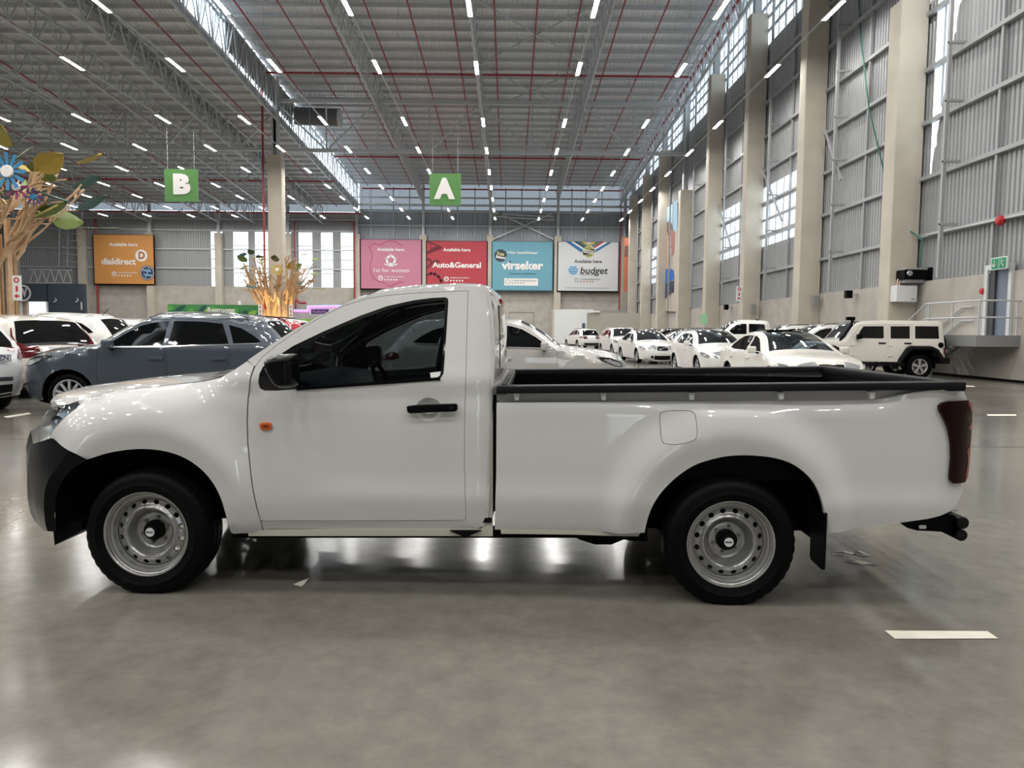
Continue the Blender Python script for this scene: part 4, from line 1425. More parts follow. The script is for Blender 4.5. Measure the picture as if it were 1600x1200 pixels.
def car_wheel(R=.34, spokes=9, w=.21, rim=.70, twin=False):
    o = empty('wheel')
    ri = R * rim
    MB().lathe([(ri, .03), (ri + .01, .005), (R * .85, -.008), (R * .95, .012), (R, .04), (R, w - .04), (R * .95, w - .01), (ri, w - .02)], 32).build('tyre', M_RUB, o, smooth=40)
    mb = MB().lathe([(ri * .90, .030), (ri * .95, .012), (ri + .004, .012), (ri + .004, .05), (ri * .93, .07), (ri * .9, w * .8)], 32)
    for k in range(spokes):
        a = 2 * pi * k / spokes + pi / 2
        for da in ((-.10, .10) if twin else (0,)):
            c, s = cos(a + da), sin(a + da)
            c2, s2 = cos(a + da * .3), sin(a + da * .3)
            h = ri * (.085 if spokes > 6 else .12)
            vs = []
            for r, cc, ss, y in ((ri * .12, c2, s2, .022), (ri * .94, c, s, .026)):
                for t in (-1, 1):
                    vs.append((r * cc - t * h * ss * (.8 if r < .1 else 1), y, r * ss + t * h * cc * (.8 if r < .1 else 1)))
            vs += [(x, y + .03, z) for x, y, z in vs]
            mb.add(vs, [(0, 1, 3, 2), (4, 6, 7, 5), (0, 2, 6, 4), (1, 5, 7, 3)])
    mb.build('rim', M_ALLOY, o, smooth=30)
    MB().lathe([(0, .012), (ri * .14, .014), (ri * .2, .03), (ri * .2, .08)], 16).build('hub_cap', M_ALLOY, o, smooth=40)
    MB().lathe([(0, .085), (ri * .62, .085)], 20).build('brake_disc', MATS['dark_steel'], o)
    return o


def car(name, S, H):
    """S: spec dict; nose at local -x. Returns the root empty, origin at the centre of the footprint"""
    root = empty(name)
    L, W = S['L'], S['W']
    X0, Y0 = -L / 2, -W / 2
    sil = S['sil']
    step = S.get('step', .09)
    paint = S['paint']
    zb = S['belt']
    tum = S.get('tumble', .42)
    wr, fx, rx = S['wr'], S['fx'], S['rx']
    ar = S.get('ar', wr + .065)
    zs = S.get('sill', .24)

    def arc(cx):
        if 'arch' in S: return [(cx + a, b) for a, b in S['arch']]
        a0 = math.asin((zs - wr) / ar)
        return [(cx + ar * cos(t), wr + ar * sin(t)) for t in np.linspace(a0, pi - a0, 14)]
    outline = list(sil) + arc(rx) + arc(fx)
    rnd = S.get('round', .075)
    silq = sil

    def yf(x, z):
        x = np.asarray(x, float); z = np.asarray(z, float)
        y = np.full(x.shape, .0)
        y = y + tum * np.maximum(z - zb(x), 0) + .05 * np.clip((z - .75) / .5, -1, 1) ** 2
        y = y + S.get('nose', .20) * np.clip((.62 - x) / .62, 0, 1) ** 2.2 + S.get('tail', .14) * np.clip((x - L + .5) / .5, 0, 1) ** 2.2
        d = np.clip(dist_poly(np.stack([x, z], 1), silq, closed=False) / rnd, 0, 1)
        y = y + rnd * (1 - np.sqrt(np.clip(1 - (1 - d) ** 2, 0, 1)))
        for cx in (fx, rx):
            r = np.hypot(x - cx, np.maximum(z - wr, 0))
            y = y - .02 * (1 - sstep((r - ar - .03) / .12))
        return y + Y0

    def yfc(x, z): return yf(np.asarray(x, float) - X0, z)
    sh = lambda pts: [(a + X0, b) for a, b in pts]
    doors, wins = S['doors'], S['wins']
    fixed = [w for w in wins if not any(inside(np.array([np.mean(np.array(w), 0)]), d)[0] for d in doors)]
    body = MB()
    for side in (1, -1):
        b = sheet(sh(outline), [sh(d) for d in doors] + [sh(shrink(w, 0)) for w in fixed], yfc, step, .02, side=side, yc=0., bstep=step)
        body.add(b.v, b.f)
        for d in doors:
            ws = [w for w in wins if inside(np.array([np.mean(np.array(w), 0)]), d)[0]]
            dd = sheet(sh(shrink(d, .0045)), [sh(w) for w in ws], yfc, step, .02, side=side, yc=0.).build('door', paint, root, smooth=40, recalc=False)
            hx = max(p[0] for p in d) - .14
            hz = S.get('hz', .86)
            hy_ = float(yf(np.array([hx]), np.array([hz]))[0])
            yy = sorted([(hy_ - .035) * side, (hy_ - .005) * side])
            MB().box(hx - .12 + X0, hx + .09 + X0, yy[0] , yy[1], hz - .02, hz + .02).build('handle', S.get('handle', paint), dd, bevel=.006)
            for w in ws:
                sheet(sh(w), [], lambda x, z: yfc(x, z) + .008, step * 1.5, 0, side=side, yc=0.).build('window', M_TINT, dd, smooth=50, recalc=False)
        for w in fixed:
            sheet(sh(w), [], lambda x, z: yfc(x, z) + .008, step * 1.5, 0, side=side, yc=0.).build('side_window', M_TINT, root, smooth=50, recalc=False)
    # strip over the top
    q = np.array(sil, float)
    n = len(q)
    nor = []
    for i in range(n):
        t = q[min(i + 1, n - 1)] - q[max(i - 1, 0)]
        nor.append(np.array([-t[1], t[0]]) / max(np.hypot(*t), 1e-9))
    crown = S['crown']
    ye = yf(q[:, 0], q[:, 1])

    def strip(s, t, off=0.):
        i = min(int(s), n - 2)
        f = s - i
        p = q[i] * (1 - f) + q[i + 1] * f
        nn = nor[i] * (1 - f) + nor[i + 1] * f
        c = crown[i] * (1 - f) + crown[i + 1] * f
        y0 = ye[i] * (1 - f) + ye[i + 1] * f
        k = c * (1 - abs(2 * t - 1) ** 2.4) + off
        return (p[0] + nn[0] * k + X0, y0 + (-2 * y0) * t, p[1] + nn[1] * k)
    T = [0, .03, .07, .14, .25, .38, .5, .62, .75, .86, .93, .97, 1]
    gl = S['glass']
    scr = {}
    for i in range(n - 1):
        for j in range(len(T) - 1):
            f = [strip(i, T[j]), strip(i, T[j + 1]), strip(i + 1, T[j + 1]), strip(i + 1, T[j])]
            hit = None
            for nm, a, b in gl:
                if a <= i < b and 2 <= j <= len(T) - 4 + 1: hit = nm
            (scr.setdefault(hit, MB()) if hit else body).add(f, [(0, 1, 2, 3)])
    body.build('body', paint, root, smooth=40, merge=.0008)
    for nm, mb in scr.items():
        mb.build(nm, M_SCREEN if nm == 'windscreen' else M_TINT, root, smooth=50, merge=.0005)
    pt = {}
    for nm, s0, s1, t0, t1, m, off in S['patch']:
        for m0 in ((t0, t1), (1 - t1, 1 - t0)) if t1 < .5 else ((t0, t1),):
            rows = [[strip(s0 + (s1 - s0) * i / 4, m0[0] + (m0[1] - m0[0]) * j / 8, off) for j in range(9)] for i in range(5)]
            o = MB().grid(rows, True).build(nm, m, root, smooth=50)
            pt.setdefault(nm, o)
    for nm, poly, m, off in S.get('sidep', ()):
        for side in (1, -1):
            sheet(sh(poly), [], lambda x, z: yfc(x, z) - off, step, .015, side=side, yc=0.).build(nm, m, root, smooth=45, recalc=False)
    # underbody and wells
    MB().box(X0 + .25, X0 + L - .25, Y0 + .26, -Y0 - .26, zs - .02, zs + .38).build('underbody', M_UND, root)
    for cx in (fx, rx):
        MB().box(cx - ar - .02 + X0, cx + ar + .02 + X0, Y0 + .25, -Y0 - .25, zs, wr + ar + .02).build('wheel_well', M_UND, root)
        for side in (1, -1):
            rows = [[(cx + (ar + .004) * cos(a) + X0, side * (Y0 + yo), wr + (ar + .004) * sin(a)) for yo in (.03, .26)] for a in np.linspace(-.1, pi + .1, 14)]
            MB().grid(rows).build('arch_liner', M_UND, root, smooth=60)
    w = S.get('wheel')
    for k, (cx, side) in enumerate(((fx, 1), (rx, 1), (fx, -1), (rx, -1))):
        c = copy_tree(w, root, loc=(cx + X0, side * (Y0 + .02), wr))
        if side < 0: c.rotation_euler = (0, 0, pi)
    # mirrors
    mx, mz = S['mirror']
    ym = float(yf(np.array([mx]), np.array([mz]))[0])
    for side in (1, -1):
        a = MB().box(mx - .06 + X0, mx + .07 + X0, min(side * (ym - .24), side * (ym - .06)), max(side * (ym - .24), side * (ym - .06)), mz - .02, mz + .13)
        o = a.build('door_mirror', S.get('mirror_m', paint), root, smooth=50, bevel=.035, seg=3)
        MB().bar((mx + X0, side * (ym - .10), mz), (mx + X0, side * (ym + .01), mz - .02), .05, .04).build('mirror_arm', M_BLACK, o)
    for e in S.get('extra', ()): e(root, X0, Y0, strip, yf)
    return root


def scaled(pts, kx, kz): return [(a * kx, b * kz) for a, b in pts]


def wheel_lib():
    a = car_wheel(.345, 10, twin=False)
    b = car_wheel(.315, 5, twin=True)
    c = car_wheel(.40, 5, twin=True, rim=.60, w=.25)
    for o in (a, b, c): pass
    return a, b, c
WH_A, WH_B, WH_C = wheel_lib()


def rails_extra(root, X0, Y0, strip, yf):
    for side in (1, -1):
        xs_ = np.linspace(1.95, 3.5, 9)
        pts = [(x + X0, side * (Y0 + .30), 1.625 + .03 * sin((x - 1.95) / 1.55 * pi) - (.05 if i in (0, 8) else 0)) for i, x in enumerate(xs_)]
        MB().tube(pts, .016, 6).build('roof_rail', M_CHROME, root, smooth=50)


def spec_suv(paint, wheel, doors=True, trim=M_CHROME, handle=None, extra=(rails_extra,)):
    sil = [(.25, .24), (.10, .26), (.03, .38), (.0, .55), (.02, .68), (.05, .80), (.14, .91), (.35, .98), (.7, 1.04), (1.0, 1.085), (1.18, 1.12),
           (1.42, 1.29), (1.66, 1.45), (1.88, 1.55), (2.1, 1.595), (2.5, 1.615), (3.0, 1.605), (3.4, 1.575), (3.68, 1.53), (3.76, 1.50),
           (3.93, 1.33), (4.10, 1.14), (4.18, 1.04), (4.30, .96), (4.36, .80), (4.40, .62), (4.40, .48), (4.34, .34), (4.2, .27)]
    crown = [.10] * 4 + [.11, .12, .11, .09, .07, .06, .07, .08, .07, .06, .05, .045, .045, .045, .05, .05, .08, .08, .08, .07, .06, .07, .07, .06, .05]
    w1 = [(1.36, 1.115), (1.62, 1.30), (1.86, 1.435), (2.06, 1.49), (2.28, 1.51), (2.24, 1.13)]
    w2 = [(2.32, 1.13), (2.36, 1.512), (2.8, 1.51), (3.12, 1.48), (3.26, 1.165)]
    w3 = [(3.33, 1.17), (3.22, 1.462), (3.42, 1.41), (3.62, 1.30), (3.76, 1.20), (3.70, 1.185)]
    d1 = [(1.26, .34), (1.245, .7), (1.25, 1.06), (1.60, 1.33), (1.85, 1.475), (2.06, 1.53), (2.30, 1.55), (2.28, 1.1), (2.29, .8), (2.31, .34)]
    d2 = [(2.335, .34), (2.315, .8), (2.305, 1.1), (2.325, 1.552), (2.8, 1.55), (3.10, 1.52), (3.28, 1.18), (3.27, .85), (3.12, .66), (3.0, .52), (2.96, .34)]
    tr = [(1.30, 1.09), (2.24, 1.108), (3.3, 1.145), (3.72, 1.165), (3.72, 1.178), (3.3, 1.160), (2.24, 1.124), (1.32, 1.106)]
    return dict(L=4.4, W=1.84, sil=sil, crown=crown, belt=lambda x: 1.06 + .02 * x, wr=.345, fx=.80, rx=3.47, sill=.27, paint=paint, wheel=wheel,
                doors=[d1, d2] if doors else [], wins=[w1, w2, w3], glass=[('windscreen', 10, 13), ('rear_window', 19, 22)], hz=.93,
                mirror=(1.48, 1.09), handle=handle or paint, extra=extra,
                patch=[('grille', 3.2, 5.2, .30, .70, M_GLOSSB, .006), ('headlamp', 4.9, 6.1, .03, .27, M_LAMPW, .007), ('lower_grille', 1.2, 2.4, .15, .85, M_CLADB, .006),
                       ('tail_lamp', 22.3, 24.0, .02, .25, M_LAMPR, .007), ('number_plate', 24.2, 25.0, .38, .62, M_PLATE, .012), ('rear_bumper_trim', 26.0, 27.6, .05, .95, M_CLADB, .006)],
                sidep=[('window_trim', tr, trim, .004), ('headlamp', [(.07, .79), (.12, .88), (.30, .945), (.56, .975), (.48, .90), (.22, .80)], M_GLOSSB, .004), ('headlamp_lens', [(.10, .80), (.14, .865), (.26, .90), (.42, .93), (.38, .88), (.22, .815)], M_LAMPW, .009),
                       ('tail_lamp', [(4.16, 1.03), (4.02, 1.0), (3.98, .93), (4.10, .88), (4.33, .88), (4.3, .95)], M_LAMPR, .004),
                       ('sill_trim', [(1.33, .28), (1.34, .34), (2.98, .34), (2.98, .28)], M_CLADB, .006)])


def spec_sedan(paint, wheel, doors=True):
    sil = [(.22, .20), (.09, .22), (.02, .33), (.0, .46), (.02, .58), (.05, .66), (.16, .75), (.5, .85), (.9, .92), (1.25, .97), (1.38, 1.0),
           (1.65, 1.15), (1.9, 1.28), (2.12, 1.36), (2.4, 1.42), (2.75, 1.44), (3.1, 1.42), (3.35, 1.375), (3.6, 1.26), (3.85, 1.14), (4.02, 1.07), (4.3, 1.045), (4.52, 1.03), (4.60, .98), (4.66, .80), (4.70, .62), (4.70, .48), (4.62, .32), (4.48, .24)]
    crown = [.12] * 7 + [.08, .06, .06, .07, .09, .08, .07, .05, .045, .045, .05, .07, .07, .06, .05, .05, .06, .08, .08, .08, .07, .05]
    w1 = [(1.55, 1.0), (1.85, 1.17), (2.1, 1.285), (2.3, 1.335), (2.44, 1.345), (2.40, 1.005)]
    w2 = [(2.48, 1.005), (2.52, 1.348), (2.8, 1.355), (3.1, 1.335), (3.32, 1.27), (3.58, 1.13), (3.62, 1.05), (3.3, 1.02)]
    d1 = [(1.42, .30), (1.40, .7), (1.44, .96), (1.84, 1.20), (2.1, 1.325), (2.3, 1.375), (2.46, 1.385), (2.44, .9), (2.46, .30)]
    d2 = [(2.49, .30), (2.47, .9), (2.49, 1.388), (2.8, 1.395), (3.1, 1.375), (3.35, 1.30), (3.63, 1.14), (3.60, .86), (3.42, .72), (3.26, .5), (3.22, .30)]
    return dict(L=4.7, W=1.82, sil=sil, crown=crown, belt=lambda x: .95 + .015 * x, wr=.325, fx=.92, rx=3.70, sill=.22, paint=paint, wheel=wheel,
                doors=[d1, d2] if doors else [], wins=[w1, w2], glass=[('windscreen', 10, 14), ('rear_window', 17, 20)], hz=.84, mirror=(1.66, .98), nose=.26, tumble=.46,
                patch=[('grille', 3.9, 5.4, .30, .70, M_GLOSSB, .006), ('headlamp', 4.3, 5.9, .03, .28, M_LAMPW, .007), ('lower_grille', 1.4, 2.5, .18, .82, M_CLADB, .006), ('number_plate', 3.0, 3.7, .39, .61, M_PLATE, .014),
                       ('tail_lamp', 23.2, 24.6, .02, .25, M_LAMPR, .007), ('fog_lamp', 1.6, 2.4, .05, .15, M_CLADB, .006)],
                sidep=[('headlamp', [(.08, .63), (.12, .70), (.30, .77), (.52, .79), (.44, .71), (.2, .63)], M_LAMPW, .004)])


def spec_hatch(paint, wheel, doors=True):
    sil = [(.22, .20), (.09, .22), (.02, .33), (.0, .46), (.02, .58), (.05, .66), (.15, .76), (.45, .87), (.8, .95), (1.02, .99), (1.15, 1.02),
           (1.4, 1.17), (1.65, 1.30), (1.88, 1.395), (2.15, 1.45), (2.5, 1.47), (2.95, 1.46), (3.35, 1.43), (3.6, 1.385), (3.68, 1.35), (3.84, 1.18), (3.98, 1.02), (4.08, .93), (4.17, .80), (4.22, .62), (4.24, .46), (4.18, .32), (4.05, .24)]
    crown = [.11] * 7 + [.08, .06, .06, .07, .09, .08, .07, .05, .045, .045, .05, .05, .05, .07, .07, .08, .08, .08, .08, .07, .05]
    w1 = [(1.36, 1.02), (1.62, 1.18), (1.86, 1.30), (2.06, 1.355), (2.28, 1.375), (2.25, 1.03)]
    w2 = [(2.32, 1.03), (2.35, 1.378), (2.7, 1.375), (3.0, 1.35), (3.10, 1.05)]
    w3 = [(3.17, 1.055), (3.10, 1.33), (3.26, 1.29), (3.34, 1.10)]
    d1 = [(1.25, .30), (1.24, .7), (1.26, .98), (1.6, 1.215), (1.86, 1.34), (2.06, 1.395), (2.30, 1.415), (2.285, .9), (2.30, .30)]
    d2 = [(2.33, .30), (2.315, .9), (2.33, 1.417), (2.7, 1.415), (3.04, 1.385), (3.13, 1.06), (3.10, .82), (2.95, .62), (2.88, .30)]
    return dict(L=4.24, W=1.80, sil=sil, crown=crown, belt=lambda x: .97 + .015 * x, wr=.32, fx=.86, rx=3.46, sill=.22, paint=paint, wheel=wheel,
                doors=[d1, d2] if doors else [], wins=[w1, w2, w3], glass=[('windscreen', 10, 14), ('rear_window', 19, 22)], hz=.84, mirror=(1.46, 1.0), nose=.24,
                patch=[('grille', 4.3, 5.3, .28, .72, M_GLOSSB, .006), ('headlamp', 4.2, 5.9, .03, .27, M_LAMPW, .007), ('lower_grille', 1.4, 2.5, .2, .8, M_CLADB, .006), ('number_plate', 2.9, 3.6, .39, .61, M_PLATE, .014),
                       ('tail_lamp', 22.4, 23.8, .02, .24, M_LAMPR, .007)],
                sidep=[('headlamp', [(.08, .62), (.12, .70), (.30, .78), (.48, .80), (.42, .70), (.2, .62)], M_LAMPW, .004)])


def spec_pick(paint, wheel):
    sil = [(.30, .42), (.14, .44), (.05, .55), (.02, .72), (.05, .88), (.16, 1.0), (.5, 1.08), (1.0, 1.14), (1.35, 1.18), (1.62, 1.38), (1.86, 1.56), (2.08, 1.67), (2.4, 1.71), (2.9, 1.71), (3.3, 1.69), (3.38, 1.60), (3.44, 1.20), (3.47, 1.13), (4.2, 1.12), (5.1, 1.12), (5.18, 1.05), (5.2, .8), (5.18, .56), (5.1, .46)]
    crown = [.08] * 6 + [.06, .05, .06, .08, .07, .05, .04, .04, .04, .03, .0, -.02, -.02, -.02, .0, .03, .03, .02]
    w1 = [(1.52, 1.19), (1.8, 1.42), (2.0, 1.54), (2.22, 1.58), (2.42, 1.585), (2.40, 1.2)]
    w2 = [(2.49, 1.2), (2.51, 1.585), (2.95, 1.58), (3.16, 1.56), (3.2, 1.22)]
    return dict(L=5.2, W=1.84, sil=sil, crown=crown, belt=lambda x: 1.12 + 0 * x, wr=.37, fx=.98, rx=4.05, sill=.42, paint=paint, wheel=wheel, doors=[], wins=[w1, w2],
                glass=[('windscreen', 8, 11), ('rear_window', 15, 16)], hz=1.0, mirror=(1.6, 1.18), tumble=.3,
                patch=[('grille', 3.2, 4.6, .28, .72, M_GLOSSB, .006), ('headlamp', 3.6, 4.7, .03, .25, M_LAMPW, .007), ('tail_lamp', 20.2, 21.8, .01, .1, M_LAMPR, .006)], sidep=[], step=.12)


def placed(o, x, y, rz, label, cat='car', group=None, s=None):
    o.location = (x, y, 0)
    o.rotation_euler = (0, 0, rz)
    if s: o.scale = s
    tag(o, label, cat, group)
    return o


# --- slate grey SUV behind the bonnet
g = car('estate_suv', spec_suv(P_GREY, WH_A), None)
placed(g, -5.50, 12.48, radians(2.5), 'slate grey SUV with chrome window line and ten-spoke wheels behind the pickup bonnet')
# --- silver SUV behind the cab, nose right
s_ = car('silver_suv', dict(spec_suv(P_SILVER, WH_B, extra=()), mirror_m=P_SILVER), None)
placed(s_, -.12, 13.75, pi + radians(1), 'silver SUV facing right behind the pickup cab and load bed')
# --- red SUV
r_ = copy_tree(g, swap={P_GREY: P_RED, M_CHROME: P_BLACK})
placed(r_, -5.75, 15.35, radians(1), 'red SUV with black roof rails seen over the slate grey SUV roof')
# --- pearl crossover showing its slanted red tail lamp
def cross_extra(root, X0, Y0, strip, yf):
    for side in (1, -1):
        rows = [[strip(s, (t if side > 0 else 1 - t), .012) for t in np.linspace(a, b, 5)] for s, a, b in ((19.8, .012, .028), (20.6, .012, .035), (21.6, .015, .06), (22.3, .015, .15), (22.8, .015, .22), (23.1, .015, .2))]
        MB().grid(rows, side > 0).build('slanted_lamp', M_LAMPR, root, smooth=50)
    MB().grid([[strip(s, t, .02) for t in np.linspace(.12, .88, 7)] for s in (22.1, 22.5)]).build('spoiler_bar', P_BLACK, root)
    MB().grid([[strip(s, t, .02) for t in np.linspace(.28, .72, 7)] for s in (23.0, 24.4)]).build('tailgate_panel', P_STEEL, root)
sp = spec_suv(P_PEARL, WH_A, extra=(cross_extra,))
m_ = car('crossover', sp, None)
placed(m_, -10.75, 15.95, -radians(33), 'pearl white crossover seen from behind with slanted red tail lamps')
# --- silver SUV with the B ZN plate at the photo edge
def plate_extra(root, X0, Y0, strip, yf):
    a = Vector(strip(24.0, .74, .0))
    pl_ = empty('plate'); pl_.parent = root; pl_.location = (a.x + .03, a.y, .90); pl_.rotation_euler = (0, 0, pi / 2)
    MB().box(-.26, .26, -.0, .03, -.06, .06).build('plate_board', M_PLATE, pl_)
    nb = mat('plate_blue', (.02, .03, .12), .5)
    MB().box(-.25, .25, -.004, 0, -.052, -.046).box(-.25, .25, -.004, 0, .046, .052).box(.244, .25, -.004, 0, -.05, .05).build('plate_border', nb, pl_)
    text('plate_lettering', 'B·ZN', nb, pl_, (.10, -.004, 0), (pi / 2, 0, 0), .11, .001, bold=.002)
sp = spec_suv(P_STEEL, WH_A, extra=(plate_extra,))
sp['patch'] = [p for p in sp['patch'] if p[0] not in ('number_plate', 'tail_lamp')] + [('tail_lamp', 21.9, 22.7, .015, .09, M_LAMPR, .008), ('bumper_strip', 25.2, 25.6, .05, .95, M_CHROME, .01)]
k_ = car('plated_suv', sp, None)
placed(k_, -10.25, 12.70, -radians(33), 'pale silver SUV at the left photo edge with plate ending B ZN')
# --- two more SUVs behind, left
a_ = copy_tree(g, swap={P_GREY: P_WHITE, M_CHROME: P_WHITE})
placed(a_, -11.9, 19.35, 0, 'tall white SUV side-on behind the pearl crossover')
a_.scale = (1, 1, 1.06)
ant = MB().bar((1.2, .2, 1.6), (1.38, .2, 1.78), .012).build('aerial', M_BLACK, a_)
b_ = copy_tree(g, swap={P_GREY: P_STEEL, M_CHROME: P_STEEL})
placed(b_, -12.0, 22.3, 0, 'pale SUV with dark rear glass behind the tall white SUV')

# --- right side: sedan, hatch, sedan facing the camera along the aisle
sd = car('sedan', spec_sedan(P_WHITE, WH_B), None)
placed(sd, 6.45, 17.2, pi / 2 + radians(1.5), 'cream white sedan with dark sunroof beside the off-roader, facing the camera')
SUNROOF = MB()
for s in (1,):
    z = 1.475
    SUNROOF.box(-.05, .75, -.42, .42, z, z + .012)
SUNROOF.build('sunroof', M_TINT, sd, bevel=.004)
SW = {P_WHITE: P_CREAM}
def reswap(o, sw):
    if o.type == 'MESH' and o.data.materials and o.data.materials[0] in sw:
        o.material_slots[0].link = 'OBJECT'; o.material_slots[0].material = sw[o.data.materials[0]]
    for k in o.children: reswap(k, sw)
reswap(sd, SW)
ht = car('hatchback', spec_hatch(P_WHITE, WH_B), None)
placed(ht, 6.85, 25.0, pi / 2 + radians(3), 'white hatchback facing the camera between the two white sedans')
s2 = copy_tree(sd)
for c in list(s2.children):
    if c.name.startswith('sunroof'): bpy.data.objects.remove(c)
reswap(s2, {P_WHITE: P_WHITE})
def unswap(o):
    if o.type == 'MESH' and o.material_slots and o.material_slots[0].link == 'OBJECT': o.material_slots[0].link = 'DATA'
    for k in o.children: unswap(k)
unswap(s2)
placed(s2, 6.5, 34.8, pi / 2 + radians(6), 'white sedan with number plate and wide black lower grille facing the camera')
e_ = copy_tree(g, swap={P_GREY: P_WHITE, M_CHROME: P_WHITE})
placed(e_, 6.55, 43.0, pi / 2 + radians(6), 'white SUV with black cladding behind the plated white sedan')
f_ = copy_tree(g, swap={P_GREY: P_WHITE, M_CHROME: P_BLACK})
placed(f_, 6.2, 62.5, -radians(75), 'small white SUV seen from behind near the curved white partition')
# --- row parked along the right wall, noses towards the aisle
pk = car('bakkie', spec_pick(P_WHITE, WH_A), None)
placed(pk, 10.2, 31.8, radians(-3), 'tall white double-cab pickup in the row along the right wall', 'pickup truck')
pk.scale = (1, 1, 1.13)
MB().tube([(.3, -.6, 1.12), (.3, -.6, 1.72), (.3, .6, 1.72), (.3, .6, 1.12)], .04, 8).build('roll_bar', M_BLACK, pk, smooth=40)
row = [(26.3, g, P_WHITE, 11.1, 'white SUV parked directly behind the white off-roader', 1.06), (29.0, g, P_WHITE, 10.9, 'second white SUV behind the off-roader with pale roof', 1.05),
       (34.6, ht, P_STEEL, 10.6, 'pale silver hatchback parked beyond the tall white pickup', 1.02), (37.3, g, P_STEEL, 10.6, 'silver SUV in the wall row, second beyond the tall pickup', .98),
       (40.0, sd, P_BLACK, 10.6, 'black sedan in the wall row, third beyond the tall pickup', 1.0), (42.7, g, P_GREY, 10.4, 'grey SUV in the wall row behind the green notice', 1.0),
       (45.5, ht, P_SILVER, 10.3, 'silver hatchback in the wall row, fifth beyond the tall pickup', 1.0), (48.3, g, P_BLACK, 10.3, 'black SUV in the wall row, sixth beyond the tall pickup', 1.0),
       (51.1, sd, P_STEEL, 10.3, 'pale sedan in the wall row, seventh beyond the tall pickup', 1.0), (54.0, ht, P_GREY, 10.3, 'grey hatchback in the wall row, eighth beyond the tall pickup', 1.0),
       (57.0, g, P_BLACK, 10.3, 'black SUV near the far end of the wall row', 1.0), (60.0, sd, P_GREY, 10.3, 'grey sedan near the far end of the wall row', 1.0), (66.0, g, P_GREY, 10.2, 'last grey SUV at the far end of the wall row', 1.0)]
for y, src, pnt, x, lab, kz in row:
    o = copy_tree(src)
    for c in list(o.children):
        if c.name.startswith('sunroof'): bpy.data.objects.remove(c)
    srcp = {id(g): P_GREY}.get(id(src), P_WHITE)
    reswap(o, {srcp: pnt, M_CHROME: P_BLACK} if src is g else {srcp: pnt})
    placed(o, x, y, radians(random.uniform(-2, 2)), lab)
    o.scale = (1, 1, kz)

